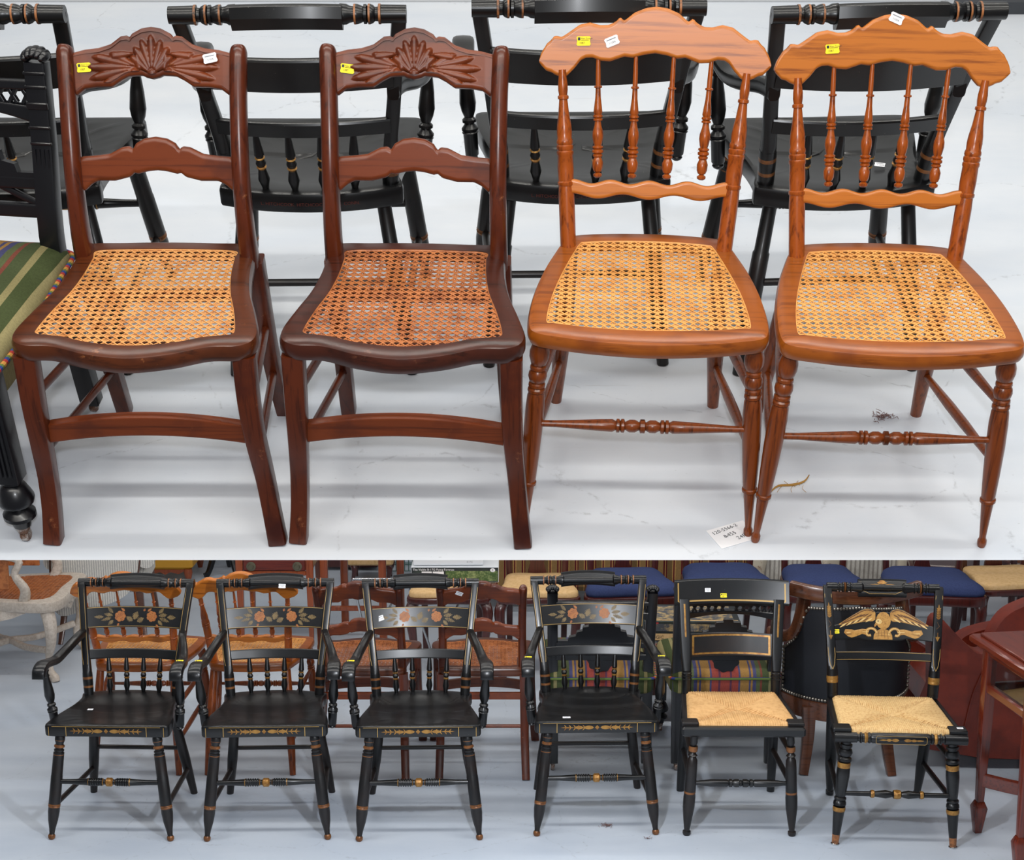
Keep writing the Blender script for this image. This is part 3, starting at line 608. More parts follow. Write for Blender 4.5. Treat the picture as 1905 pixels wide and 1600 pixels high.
# ------------------------------------------------------------------ carved black chair with a striped cushion
def carved_black_chair(label, S, x, y, rot, group):
    r = thing('upholstered_black_chair', label, 'chair', S, x, y, rot, group)
    ty = lambda z: .44 + max(0, z - .42) * .22
    for s in (-1, 1):
        mb = MB(); mb.sweep([(s * .193, .47, .03), (s * .193, .44, .30), (s * .195, .44, .45), (s * .198, ty(.62), .62), (s * .2, ty(.775), .775)], [(.042, .036, 12)] * 5, sub=3)
        for k in range(4): mb.bar((s * .195 - .0135 + k * .009, .4205, .36), (s * .198 - .0135 + k * .009, ty(.62) - .0195, .62), .0045, .006)
        for zz in (.63, .66, .70, .735, .76): mb.box((s * .199, ty(zz) - .018, zz), (.043, .007, .006 if zz != .70 else .014), r=.002)
        mb.build('back_post', SEABLK, r)
        mb = MB()
        for k in range(5): a = -1.0 + k * .5; mb.ball((s * .2 + sin(a) * .02, ty(.775), .778 + cos(a) * .016), .011, 10, (1, 2.0, 1))
        mb.build('scalloped_finial', SEABLK, r, smooth=40)
        mb = MB(); mb.sweep([(s * .215, .02, .41), (s * .215, .015, .15)], [(.046, .046, 12)] * 2, sub=1)
        for k in range(4): mb.bar((s * .215 - .0135 + k * .009, -.0065, .38), (s * .215 - .0135 + k * .009, -.0095, .17), .004, .004)
        mb.turn((s * .215, .014, .15), (s * .215, .012, .04), [(0, .017), (.06, .019), (.1, .017), (.14, .024), (.28, .031), (.40, .036), (.48, .034), (.54, .022), (.6, .018), (.66, .026), (.72, .032), (.79, .032), (.84, .024), (.87, .020), (1, .017)], 18)
        mb.build('front_leg', SEABLK, r)
        for px, py in ((s * .215, .012), (s * .193, .472)):
            mb = MB(); mb.rod((px, py, .042), (px, py, .026), .015, .012); mb.turn((px - .008, py + .004, .014), (px + .008, py + .004, .014), [(0, .011), (.2, .014), (.8, .014), (1, .011)], 14); mb.build('caster', CASTER, r)
        mb = MB(); mb.box((s * .197, .235, .37), (.03, .40, .05), r=.004); mb.build('side_rail', SEABLK, r)
    mb = MB(); mb.box((0, .015, .385), (.40, .03, .06), r=.004); mb.build('front_rail', SEABLK, r)
    mb = MB(); mb.box((0, .442, .33), (.36, .028, .04), r=.004); mb.build('rear_rail', SEABLK, r)
    out = catmull(sym([(0, -.012), (.15, -.012), (.222, .0), (.236, .05), (.233, .2), (.224, .36), (.21, .455), (.12, .462), (0, .464)]), 4)
    mb = MB(); n = len(out); cx, cy = 0, .2
    lp = [[(cx + (a - cx) * k, cy + (b - cy) * k, z) for a, b in out] for k, z in ((.97, .325), (1, .335), (1.0, .37), (1.02, .395), (1.01, .408), (.96, .422), (.85, .434), (.65, .444), (.4, .449), (.1, .451))]
    mb.loops(lp); cu = mb.build('seat_cushion', EASTF, r, smooth=80)
    mb = MB(); mb.sweep([(cx + (a - cx) * 1.035, cy + (b - cy) * 1.035, .395) for a, b in out], [(.011, .011, 2)], (0, 0, 1), 1, 8, closed=True); mb.build('piping', PIPE, cu)
    Fr = RF(ty(.71), .71, .21)
    mb = MB(); top = lambda q: .028 + .012 * cos(q * 8); bot = lambda q: -.012 + .030 * (1 - (q / .19) ** 2) - .020
    rail(mb, Fr, lerp_list(-.184, .184, 30), lambda q: .03, lambda q: .012, .022, .003); rail(mb, Fr, lerp_list(-.184, .184, 30), lambda q: -.020 + .012 * (1 - (q / .19) ** 2), lambda q: -.055 + .032 * (1 - (q / .19) ** 2), .022, .003)
    for k in range(-6, 7):
        if k: mb.bar(Fr(k * .028 - .008, .014, -.011), Fr(k * .028 + .008, -.014, -.011), .007, .012); mb.bar(Fr(k * .028 + .008, .014, -.011), Fr(k * .028 - .008, -.014, -.011), .007, .012)
    mb.build('pierced_top_rail', SEABLK, r, kind='stuff')
    Fm = RF(ty(.565), .565, .21)
    st = [(0, .098), (.018, .098), (.02, .085), (.05, .083), (.053, .066), (.075, .062), (.078, .045), (.10, .040), (.104, .022), (.13, .016), (.135, .0), (.175, 0)]
    mb = MB(); mb.prism([(a, b) for a, b in st] + [(.175, -.02), (-.175, -.02)] + [(-a, b) for a, b in st[:0:-1]], 0, .018, lambda p: Fm(p[0], p[2], -p[1])); mb.build('crown_panel', SEABLK, r)
    mb = MB(); rail(mb, RF(ty(.545), .545, .21), [-.182, 0, .182], lambda q: .013, lambda q: -.013, .02, .003); mb.build('middle_rail', SEABLK, r)
    mb = MB(); Fl = RF(ty(.49), .49, .21); rail(mb, Fl, [-.182, 0, .182], lambda q: .014, lambda q: -.014, .02, .003); mb.build('lower_back_rail', SEABLK, r)
    mb = MB(); mb.prism([(.055 * cos(a) * (1 + .06 * cos(9 * a)), -.008 + .06 * sin(a) * (1 + .06 * cos(9 * a))) for a in [pi + pi * k / 24 for k in range(25)]], .002, .018, lambda p: Fl(p[0], p[2], -p[1])); mb.build('drop_medallion', SEABLK, r)
    for s in (-1, 1):
        mb = MB(); mb.bar(Fl(s * .17, .012, -.01), Fl(s * .07, .058, -.01), .012, .012); mb.build('diagonal_strut', SEABLK, r)
        mb = MB()
        for k in range(3): a = .4 + k * .5; mb.ball(Fl(s * (.03 + .022 * cos(a)), .035 + .018 * sin(a), -.008), .016, 10, (.9, .6, .4 + .2 * k))
        mb.build('carved_leaf', SEABLK, r)
    return r

# ------------------------------------------------------------------ upper floor: four chairs in front
GC = 'carved cane-seat chairs'; GO = 'spindle-back oak chairs'; GA = 'black painted armchairs'; GE = 'black carved chairs with striped seats'
v1, VF = carved_chair('dark red shell-carved chair with light honey cane seat and white sticker, leftmost in front', 'U', -.684, 2.329, -.4, MAH_S, CANE, GC)
v2, _ = carved_chair('dark red shell-carved chair with browner cane seat and only a yellow sticker', 'U', -.200, 2.326, -1.9, MAH2_S, CANE2, GC)
o1, OF = oak_chair('orange oak spindle-back chair with both stickers side by side, touching the dark carved chair', 'U', .247, 2.36, -3.2, GO)
o2, _ = oak_chair('orange oak spindle-back chair with a white sticker at its crest top, rightmost in front', 'U', .702, 2.321, -2, GO)
up = lambda F: (0, -cos(F.t), sin(F.t))
price_tag(v1, VF(-.128, -.012, .0015), (1, 0, 0), up(VF), spin=4); price_tag(v1, VF(.112, .005, .006), (1, 0, 0), up(VF), False, spin=12)
price_tag(v2, VF(-.126, -.014, .0015), (1, 0, 0), up(VF), spin=-6)
price_tag(o1, OF(-.137, .002, .001), (1, .04, 0), up(OF), spin=1); price_tag(o1, OF(-.083, .002, .001), (1, .02, 0), up(OF), False, spin=22)
price_tag(o2, OF(-.115, .002, .001), (1, .04, 0), up(OF), spin=4); price_tag(o2, OF(0, .057, .001), (1, 0, 0), up(OF), False, spin=-22)
# black armchairs seen from behind
b1, AF = armchair('black armchair seen from behind at the far left, showing only its right half', 'U', -1.085, 3.40, 180, GA)
b2 = dup(b1, 'black armchair seen from behind, between the two dark carved chairs', 'U', -.439, 3.397, 181, GA)
b3 = dup(b1, 'black armchair seen from behind, between the second carved chair and the first oak chair', 'U', .142, 3.435, 180.8, GA)
b4 = dup(b1, 'black armchair seen from behind, behind the rightmost oak chair', 'U', .698, 3.405, 183, GA)
e1 = carved_black_chair('black carved chair with olive striped cushion, cut off by the left edge', 'U', -1.175, 2.345, -7, GE)
price_tag(b2, AF(-.11, -.012, -.0145), (-1, 0, 0), (0, cos(AF.t), -sin(AF.t)), True, .03, .02, '242', 90)
price_tag(b1, (-.02, .20, .428), (-1, 0, 0), (0, 0, 1), False, .03, .018); price_tag(b4, (-.10, .29, .434), (-1, 0, 0), (0, 0, 1), False, .024, .02, spin=-20)
mb = MB(); text_mb(mb, 'L. HITCHCOCK. HITCHCOCKS-VILLE. CONN.', .0105, Matrix.Identity(4), 0, 'CENTER')
mb.v = [(-x, .4352 - .9 * x * x, .411 + y) for x, y, z in mb.v]
for b in (b1, b2, b3, b4):
    if b == b1: tx = mb.build('stencilled_lettering', plain('dull_red_paint', '#54231a', .5), b1, kind='stuff', smooth=0)
    else: t2 = tx.copy(); COL.objects.link(t2); t2.parent = b
# ------------------------------------------------------------------ black rush-seat side chairs
KLEG = [(0, .0125), (.09, .0145), (.12, .010), (.125, .016, 1), (.15, .0175, 1), (.175, .016, 1), (.18, .010, 0), (.2, .012), (.215, .018), (.225, .012), (.24, .0145), (.26, .019), (.34, .0205), (.38, .0205), (.56, .0215), (.565, .021, 1), (.575, .022, 1), (.585, .021, 0), (.62, .0225), (.72, .022), (.85, .016), (.94, .011), (.955, .0105), (.96, .015), (.98, .0155), (1, .012)]
def board_crest_chair(label, S, x, y, rot):
    r = thing('rush_seat_chair', label, 'chair', S, x, y, rot)
    FL, FR, BR, BL = (-.196, .0), (.196, .0), (.168, .352), (-.168, .352)
    mb = MB(); rush(mb, FL, FR, BR, BL, .437, 46); mb.build('rush_seat', RUSH, r, kind='stuff', smooth=60)
    mb = MB(); mb.box((0, -.017, .415), (.45, .034, .036), r=.007); mb.build('front_rail', BLACKW, r)
    for s in (-1, 1):
        mb = MB(); mb.box((s * .193, .014, .438), (.060, .052, .016), r=.003); mb.build('corner_block', BLACKD, r)
        mb = MB(); mb.bar((s * .209, .0, .415), (s * .182, .36, .415), .02, .034, (1, 0, 0)); mb.build('side_rail', BLACKD, r)
        mb = MB(); mb.turn((s * .176, .006, .4), (s * .196, 0, 0), KLEG); mb.build('front_leg', [BLACKD, COPPER], r)
        mb = MB(); mb.sweep([(s * .180, .425, 0), (s * .178, .400, .15), (s * .175, .372, .33), (s * .172, .364, .44), (s * .173, .370, .52)], [(.03, .03, 2.4), (.036, .036, 2.3), (.037, .037, 2.2), (.035, .035, 2.1), (.035, .036, 2.2)], sub=3, n=16)
        mb.turn((s * .1725, .367, .485), (s * .1728, .369, .515), [(0, .018), (.05, .020), (.15, .020), (.2, .018), (.42, .018), (.45, .0205), (.55, .0205), (.6, .018), (.8, .018), (.83, .020), (.95, .020), (1, .018)], 18)
        mb.sweep([(s * .173, .370, .52), (s * .176, .388, .60), (s * .180, .412, .70), (s * .184, .435, .79)], [(.036, .03, 3), (.04, .024, 6), (.04, .02, 8), (.04, .02, 8)], sub=3, n=16)
        mb.build('back_post', BLACKW, r)
        mb = MB(); q = [(s * .1745, .3715, .535), (s * .176, .3775, .60), (s * .180, .4018, .70), (s * .1835, .4205, .775)]
        mb.sweep(q, [(.007, .001, 8)] * 4, sub=3); mb.build('gold_stripe', GOLD, r)
        for za, zb in ((.20, .19), (.315, .30)):
            mb = MB(); mb.rod((s * .186, .004, za), (s * .176, .385, zb), .0105); mb.build('side_stretcher', BLACKD, r)
    F = RF(.432, .815, .36, lambda q: .035 * (1 - (q / .22) ** 2))
    mb = MB(); rail(mb, F, lerp_list(-.222, .222, 26), lambda q: .052, lambda q: -.047, .02, .007); mb.build('crest_board', BLACK, r)
    mb = MB(); P = lambda u, v: F(u, v, .0006)
    line(mb, P, [(q, -.035) for q in lerp_list(-.205, .205, 14)], .006, 0); line(mb, P, [(-.207, -.035), (-.207, .038)], .005, 0); line(mb, P, [(.207, -.035), (.207, .038)], .005, 0)
    mb.build('faded_gold_border', GOLDL, r, kind='stuff', smooth=0)
    F2 = RF(.395, .615, .28, lambda q: .025 * (1 - (q / .16) ** 2)); P = lambda u, v: F2(u, v, .0006)
    mb = MB(); rail(mb, F2, lerp_list(-.160, .160, 20), lambda q: .046, lambda q: -.046, .014, .003); mb.build('back_slat', BLACKD, r)
    mb = MB()
    for v in (-.035, .035): line(mb, P, [(q, v) for q in lerp_list(-.148, .148, 12)], .007, 0)
    for u in (-.148, .148): line(mb, P, [(u, -.038), (u, .038)], .008, 0)
    mb.build('gold_border', GOLD, r, kind='stuff', smooth=0)
    mb = MB(); mb.turn((-.186, .004, .205), (.186, .004, .205), [(0, .008), (.08, .0085), (.2, .014), (.36, .014), (.38, .010), (.385, .015), (.41, .015), (.415, .010), (.44, .015), (.48, .015), (.485, .010), (.5, .013)] + [(1 - a, b) for a, b in [(0, .008), (.08, .0085), (.2, .014), (.36, .014), (.38, .010), (.385, .015), (.41, .015), (.415, .010), (.44, .015), (.48, .015), (.485, .010)][::-1]]); mb.build('front_stretcher', BLACKW, r)
    mb = MB(); mb.rod((-.17, .385, .30), (.17, .385, .30), .010); mb.build('rear_stretcher', BLACKD, r)
    price_tag(r, F(-.09, .005, .001), (1, 0, 0), up(F), False, .024, .016); price_tag(r, F(-.028, -.017, .001), (1, 0, 0), up(F), True, .026, .017)
    return r
ELEG = [(0, .0165), (.03, .0165), (.035, .0225), (.055, .0225), (.06, .017), (.075, .017), (.08, .0225), (.11, .026), (.14, .022), (.15, .017), (.165, .024), (.19, .025), (.2, .018), (.205, .0225, 1), (.225, .024, 1), (.24, .0235, 1), (.255, .0225, 0), (.265, .024), (.33, .0245), (.45, .021), (.53, .0175), (.535, .016), (.545, .022), (.56, .022), (.565, .017), (.585, .023), (.61, .024), (.625, .0165), (.63, .0225, 1), (.645, .0235, 1), (.66, .0235, 1), (.672, .022, 0), (.69, .0205), (.9, .0145, 2), (.985, .0125, 3), (.99, .016, 3), (1, .016)]
ESTR = [(0, .0085), (.26, .0095), (.27, .0135, 1), (.285, .015, 1), (.3, .0135, 0), (.305, .010), (.33, .0115), (.40, .0155), (.44, .012), (.46, .009), (.47, .0155, 1), (.5, .0175, 1)]
ESTR = mirror(ESTR)
def eagle_chair(label, S, x, y, rot):
    r = thing('rush_seat_chair', label, 'chair', S, x, y, rot)
    FL, FR, BR, BL = (-.205, .008), (.205, .008), (.186, .378), (-.186, .378)
    mb = MB(); rush(mb, FL, FR, BR, BL, .440, 58); mb.build('rush_seat', RUSH2, r, kind='stuff', smooth=60)
    mb = MB(); hp = [(0, .019), (.17, .019), (.175, .014), (.19, .014), (.195, .020), (.205, .020), (.21, .016), (.225, .0165, 1), (.235, .021, 1), (.25, .0165, 0), (.26, .020), (.27, .020), (.275, .016), (.29, .0195), (.5, .0205)]
    mb.turn((-.236, -.012, .418), (.236, -.012, .418), mirror(hp), 18); mb.build('front_rail', [BLACK, GOLD], r)
    mb = MB(); P = lambda o: (lambda u, v: (u, -.012 - .0206 - o, .418 + v))
    for s in (-1, 1):
        leaf(mb, P(0), s * .008, 0, .03, .007, 0 if s > 0 else pi, 0); leaf(mb, P(.0002), s * .034, 0, .022, .006, 0 if s > 0 else pi, 0); leaf(mb, P(.0001), s * .05, 0, .03, .0035, 0 if s > 0 else pi, 0)
        line(mb, P(0), [(0, .015), (s * .085, .015), (s * .09, .010), (s * .09, -.010), (s * .085, -.015), (0, -.015)], .0015, 1)
    mb.build('painted_stencil', [GOLD, GOLDL], r, kind='stuff', smooth=0)
    for s in (-1, 1):
        mb = MB(); mb.box((s * .206, .020, .441), (.064, .056, .018), r=.003); mb.build('corner_block', BLACK, r)
        mb = MB(); mb.bar((s * .222, .0, .418), (s * .200, .385, .418), .018, .034, (1, 0, 0)); mb.build('side_rail', BLACK, r)
        mb = MB(); mb.turn((s * .188, .006, .4), (s * .213, -.008, 0), ELEG, 18); mb.build('front_leg', [BLACK, GOLD, RUB, CHROME], r)
        mb = MB(); mb.turn((s * .190, .385, .46), (s * .170, .46, .005), [(0, .020), (.35, .021), (.7, .021), (.96, .0135), (.965, .016), (1, .016)]); mb.build('rear_leg', BLACK, r)
        mb = MB(); mb.turn((s * .190, .385, .44), (s * .194, .398, .545), [(0, .0205), (.5, .0215, 1), (.56, .0225, 1), (.58, .0215, 1), (.64, .0225, 1), (.68, .0225, 1), (.75, .0215, 0), (1, .0205)], 18)
        mb.sweep([(s * .1938, .397, .54), (s * .197, .41, .585), (s * .203, .437, .68), (s * .209, .472, .77), (s * .213, .502, .835), (s * .2135, .506, .848)], [(.04, .04, 2.1), (.036, .028, 4), (.034, .022, 6), (.033, .021, 6), (.033, .022, 6), (.028, .02, 4)], sub=4)
        mb.build('back_post', [BLACK, GOLD], r)
        mb = MB(); py = lambda z: interp([(.54, .376), (.585, .3955), (.68, .4255), (.77, .461), (.835, .4905)], z); px = lambda z: s * interp([(.54, .194), (.68, .203), (.835, .213)], z)
        Q = lambda u, v: (px(v) + u, py(v) - .0012, v)
        outl = [(-.0125, .82), (-.0125, .60), (-.008, .565), (0, .548), (.008, .565), (.0125, .60), (.0125, .82)]
        line(mb, Q, outl, .0018, 1); line(mb, Q, [(0, .665), (0, .755)], .0025, 0); mb.poly([Q(a, b) for a, b in ((-.009, .672), (.009, .672), (0, .655))], 0)
        for k in range(5): leaf(mb, lambda u, v: Q(u, v), 0, .735 + k * .008, .013, .003, .9, 0); leaf(mb, lambda u, v: Q(u, v), 0, .735 + k * .008, .013, .003, pi - .9, 0)
        leaf(mb, Q, 0, .74, .05, .005, pi / 2, 0); line(mb, Q, [(-.006, .70), (.005, .71), (-.004, .725)], .0014, 2)
        mb.build('painted_arrow', [GOLD, GOLDL, EAG2], r, kind='stuff', smooth=0)
        for za, zb in ((.175, .155), (.32, .30)):
            mb = MB(); mb.rod((s * (.198 + .013 * (1 - za / .4)), -.002, za), (s * .180, .43 if zb < .2 else .412, zb), .0105); mb.build('side_stretcher', BLACK, r)
    mb = MB(); hp = [(0, .018), (.3, .018), (.31, .014), (.34, .014), (.35, .02), (.38, .02), (.39, .015), (.44, .015), (.45, .02), (.48, .02), (.5, .0165, 1), (.52, .021, 1), (.55, .0165, 0), (.57, .02), (.61, .02), (.62, .015), (.67, .015), (.68, .02), (.71, .02), (.72, .016), (1, .021)]
    hq = [(q[0] * .31,) + q[1:] for q in hp]; mb.turn((-.214, .510, .84), (.214, .510, .84), mirror(hq + [(.33, .012)]), 18)
    mb.build('crest_rail', [BLACK, COPPER], r)
    Fp = RF(.512, .842, .5, lambda q: .006 * (1 - (q / .09) ** 2)); mb = MB(); rail(mb, Fp, lerp_list(-.092, .092, 14), lambda q: .034, lambda q: -.036, .03, .01); mb.build('crest_pillow', BLACK, r)
    mb = MB(); P = lambda u, v: Fp(u, v, .0007)
    for s in (-1, 1):
        line(mb, P, [(0, -.028), (s * .05, -.028), (s * .07, -.018), (s * .083, -.014), (s * .083, .02)], .0016, 1)
        for k in range(5): leaf(mb, P, s * .012, .010, .05 - .005 * k, .0035, (-.1 - .28 * k) if s > 0 else pi + .1 + .28 * k, 0)
    leaf(mb, P, -.02, .016, .04, .007, 0, 0); leaf(mb, P, -.012, .022, .024, .005, 0, 0)
    mb.build('painted_fan', [GOLD, GOLDL], r, kind='stuff', smooth=0)
    # eagle-shaped back slat
    F = RF(.442, .705, .36, lambda q: .02 * (1 - (q / .19) ** 2)); T = [(0, .050), (.02, .052), (.028, .048), (.034, .060), (.055, .066), (.08, .060), (.12, .036), (.15, .016), (.172, .004), (.190, .002)]
    B = [(0, -.060), (.05, -.060), (.075, -.058), (.09, -.052), (.12, -.054), (.16, -.056), (.190, -.058)]
    mb = MB(); rail(mb, F, lerp_list(-.190, .190, 60), lambda q: interp(T, abs(q)), lambda q: interp(B, abs(q)), .012, .003); mb.build('eagle_back_slat', BLACK, r)
    mb = MB(); P = lambda o: (lambda u, v: F(u, v, .0008 + o))
    for s in (-1, 1):
        W = [(.026, .044), (.034, .056), (.055, .063), (.08, .057), (.12, .034), (.15, .014), (.172, .003), (.150, -.001), (.130, .002), (.110, .004), (.09, .010), (.07, .012), (.05, .016), (.036, .012), (.028, .022)]
        n = 14; tp = [(.028, .046), (.036, .056), (.055, .062), (.08, .056), (.12, .034), (.172, .003)]; bt = [(.028, .02), (.04, .012), (.06, .014), (.09, .008), (.13, .0), (.172, .001)]
        qs = lerp_list(.028, .170, n)
        for a, b in zip(qs, qs[1:]): mb.poly([P(0)(s * a, interp(bt, a)), P(0)(s * b, interp(bt, b)), P(0)(s * b, interp(tp, b)), P(0)(s * a, interp(tp, a))], 0)
        for k in range(9):
            a = .04 + k * .0125; leaf(mb, P(.0005), s * a, interp(bt, a) + .30 * (interp(tp, a) - interp(bt, a)), .032, .0035, -.55 if s > 0 else pi + .55, 1 if k % 2 else 2)
            leaf(mb, P(.0008), s * a, interp(bt, a) + .62 * (interp(tp, a) - interp(bt, a)), .028, .003, -.5 if s > 0 else pi + .5, 1)
        line(mb, P(.0009), [(s * a, interp(tp, a) - .004) for a in lerp_list(.034, .16, 10)], .004, 1)
        sc = [(.025, -.050), (.022, -.035), (.030, -.020), (.045, -.014), (.06, -.020), (.064, -.032), (.056, -.042), (.046, -.040)]
        line(mb, P(.0006), [(s * a, b) for a, b in catmull(sc, 3, False)], .010, 0); line(mb, P(.0012), [(s * a, b) for a, b in catmull(sc, 3, False)], .003, 2)
        fl = [(.05, -.018), (.08, -.016), (.10, -.026), (.12, -.018), (.145, -.016), (.15, -.03), (.135, -.044), (.12, -.05), (.10, -.044), (.08, -.036), (.06, -.040)]
        for a, b in ((0, 1),): 
            mb.poly([P(.0004)(s * u, v) for u, v in fl[:6]], 0); mb.poly([P(.0004)(s * u, v) for u, v in [fl[0]] + fl[5:]], 0)
        line(mb, P(.001), [(s * .055, -.028), (s * .09, -.028), (s * .14, -.03)], .0022, 2); line(mb, P(.001), [(s * .07, -.022), (s * .11, -.034), (s * .14, -.038)], .0018, 1)
    C = lambda u, v, a, b, o, mi, n=16: mb.poly([P(o)(u + a * cos(2 * pi * k / n), v + b * sin(2 * pi * k / n)) for k in range(n)], mi)
    C(.002, .016, .028, .034, .0015, 0); C(-.016, .012, .012, .010, .002, 2); C(-.018, .014, .003, .002, .0024, 3)
    mb.poly([P(.002)(-.026, .010), P(.002)(-.034, -.002), P(.002)(-.031, -.010), P(.002)(-.024, -.002), P(.002)(-.018, .004)], 0)
    for k in range(16): C(.004 + .018 * cos(k * 2.4) * (k / 16) ** .5, .020 + .022 * sin(k * 2.4) * (k / 16) ** .5, .0016, .001, .0021, 1, 6)
    mb.poly([P(.001)(a, b) for a, b in [(-.036, -.057), (.036, -.057)] + [(.036 * cos(pi * k / 10), -.05 + .034 * sin(pi * k / 10)) for k in range(11)]], 0)
    for a in (-.02, -.007, .007, .02): line(mb, P(.0016), [(a, -.055), (a * .75, -.022)], .0013, 1)
    for b in (-.044, -.033): line(mb, P(.0016), [(-.028, b), (0, b + .002), (.028, b)], .0013, 1)
    mb.build('painted_eagle', [EAG1, EAG2, EAG3, INK], r, kind='stuff', smooth=0, label='gold painted eagle with spread wings')
    F2 = RF(.410, .592, .3, lambda q: .012 * (1 - (q / .19) ** 2)); mb = MB(); rail(mb, F2, lerp_list(-.186, .186, 18), lambda q: .017, lambda q: -.017, .014, .003); mb.build('lower_back_slat', BLACK, r)
    mb = MB()
    for v in (-.014, .014): line(mb, lambda u, v: F2(u, v, .0006), [(q, v) for q in lerp_list(-.182, .182, 10)], .0016, 0)
    mb.build('gold_line', GOLDL, r, kind='stuff', smooth=0)
    mb = MB(); mb.turn((-.205, -.006, .20), (.205, -.006, .20), ESTR); mb.build('front_stretcher', [BLACK, GOLD], r)
    mb = MB(); mb.rod((-.182, .405, .305), (.182, .405, .305), .0105); mb.build('rear_stretcher', BLACK, r)
    price_tag(r, F(-.178, -.024, .001), (1, 0, 0), up(F), True, .02, .017, spin=3); price_tag(r, (.215, .022, .4503), (1, 0, 0), (0, 0, 1), False, .024, .016)
    return r

# ------------------------------------------------------------------ lower floor: front row
a1, AF = armchair('leftmost black flower-stencilled armchair of the lower row, small white sticker on its seat', 'L', -1.483, 5.169, -2, GA)
a2 = dup(a1, 'black flower-stencilled armchair with a white sticker on the crest, second in the lower row', 'L', -.904, 5.167, 2.1, GA)
a3 = dup(a1, 'black flower-stencilled armchair with a white sticker on its back slat, third in lower row', 'L', -.342, 5.165, 1.7, GA)
a4 = dup(a1, 'black flower-stencilled armchair standing next to the plain rush chair, rightmost of the four armchairs', 'L', .314, 5.211, 1.6, GA)
price_tag(a1, (-.12, .225, .427), (1, 0, 0), (0, 0, 1), False, .022, .016)
price_tag(a2, (.03, .474, .845), (1, 0, 0), (0, -.9, .42), False, .028, .017, spin=-3)
price_tag(a3, AF(-.155, .0, .001), (1, 0, 0), up(AF), False, .026, .02, spin=18)
price_tag(a4, (-.11, .07, .4385), (1, 0, 0), (0, 0, 1), False, .03, .016)
for a, s in ((a1, 1), (a2, -1), (a3, -1), (a4, -1), (a4, 1)): price_tag(a, (s * .249, .155, .644), (1, 0, 0), (0, -.25, 1), True, .027, .018)
kc = board_crest_chair('black rush-seat chair with wide crest board and gold bordered slat, right of the armchairs', 'L', .846, 5.21, -1)
ec = eagle_chair('black rush-seat chair with a gold painted eagle back, rightmost of the lower row', 'L', 1.40, 5.125, -4)
# second row, backs towards us
dup(o1, 'orange oak spindle chair seen from behind, behind the leftmost lower armchair', 'L', -1.542, 6.265, 180, GO)
dup(o2, 'orange oak spindle chair seen from behind, behind the second lower armchair', 'L', -1.075, 6.265, 180, GO)
w1, _ = carved_chair('dark red cane chair from behind, left of its twin, behind lower second and third armchairs', 'L', -.61, 6.21, 180, MAH_S, CANE2, GC)
w2 = dup(w1, 'dark red cane chair from behind, white sticker on crest, right of the third lower armchair', 'L', -.12, 6.21, 180, GC)
price_tag(w2, VF(.088, .01, -.0235), (-1, 0, 0), (0, cos(VF.t), -sin(VF.t)), False, .03, .02, spin=-25)
for x, lb in ((.362, 'black carved chair with striped cushion from behind, behind the fourth lower armchair'), (.872, 'black carved chair with striped cushion from behind, behind the plain rush chair')):
    dup(e1, lb, 'L', x, 6.33, 180, GE)
# ------------------------------------------------------------------ furniture further back
def solid(name, S, mat_, label, cat, build, x=0, y=0, rot=0, group=None):
    mb = MB(); build(mb); o = mb.build(name, mat_); o['label'] = label; o['category'] = cat
    if group: o['group'] = group
    put(o, S, x, y, rot); return o
# barrel chair, its round upholstered back towards us
r = thing('barrel_chair', 'dark wood barrel chair with nailed black upholstered back, behind the eagle chair', 'chair', 'L', 1.387, 6.069, 0)
def arc(R, a, z, cy=0): return (R * sin(a), cy - R * cos(a), z)
mb = MB(); A = lerp_list(-1.25, 1.25, 28)
topz = lambda a: interp([(0, .76), (.75, .74), (.95, .60), (1.25, .53)], abs(a)); 
mb.loops([[arc(.275, a, .30), arc(.275, a, topz(a) - .05), arc(.245, a, topz(a) - .05), arc(.245, a, .30)] for a in A]); mb.build('upholstered_back', BUPH, r)
mb = MB(); B = lerp_list(-.95, .95, 20); mb.sweep([arc(.265 + .055 * (a / .95) ** 2, a, .755 + .018 * (a / .95) ** 2) for a in B], [(.062, .04, 4)] * 21, (0, 0, 1), 1); mb.build('curved_crest_rail', WALN, r)
for s in (-1, 1):
    mb = MB(); mb.sweep([arc(.262, s * .86, .74), arc(.262, s * .90, .66), arc(.268, s * 1.0, .58), arc(.285, s * 1.2, .545), arc(.30, s * 1.5, .54)], [(.05, .05, 4)] * 5, (0, 0, 1), 4); mb.build('arm', WALN, r)
mb = MB(); mb.sweep([arc(.262, a, .265) for a in A], [(.08, .04, 8)] * 29, (0, 0, 1), 1); mb.build('seat_rail', WALN, r)
mb = MB()
def nails(pts):
    for p in pts: mb.ball(p, .007, 8, (1, 1, 1), 0, 5)
nails([arc(.279, a, .315) for a in lerp_list(-1.2, 1.2, 52)]); nails([arc(.279, a, topz(a) - .045) for a in lerp_list(-1.2, 1.2, 56)])
for s in (-1, 1): nails([arc(.279, s * 1.2, z) for z in lerp_list(.33, .5, 10)])
mb.build('nailhead_trim', NAIL, r, kind='stuff')
for px, py, q in ((-.17, -.215, -1), (.15, -.225, 1), (-.2, .22, -1), (.2, .22, 1)):
    mb = MB(); mb.sweep([(px, py, .28), (px + .0 * q, py - .01, .15), (px + q * .02, py - .05 if py < 0 else py + .02, 0)], [(.055, .045, 8), (.048, .04, 8), (.036, .034, 8)]); mb.build('leg', WALN, r)
mb = MB(); mb.slab([(.225 * cos(t), .02 + .22 * sin(t)) for t in [2 * pi * k / 28 for k in range(28)]], .30, .46, .03); mb.build('seat_cushion', BUPH, r)
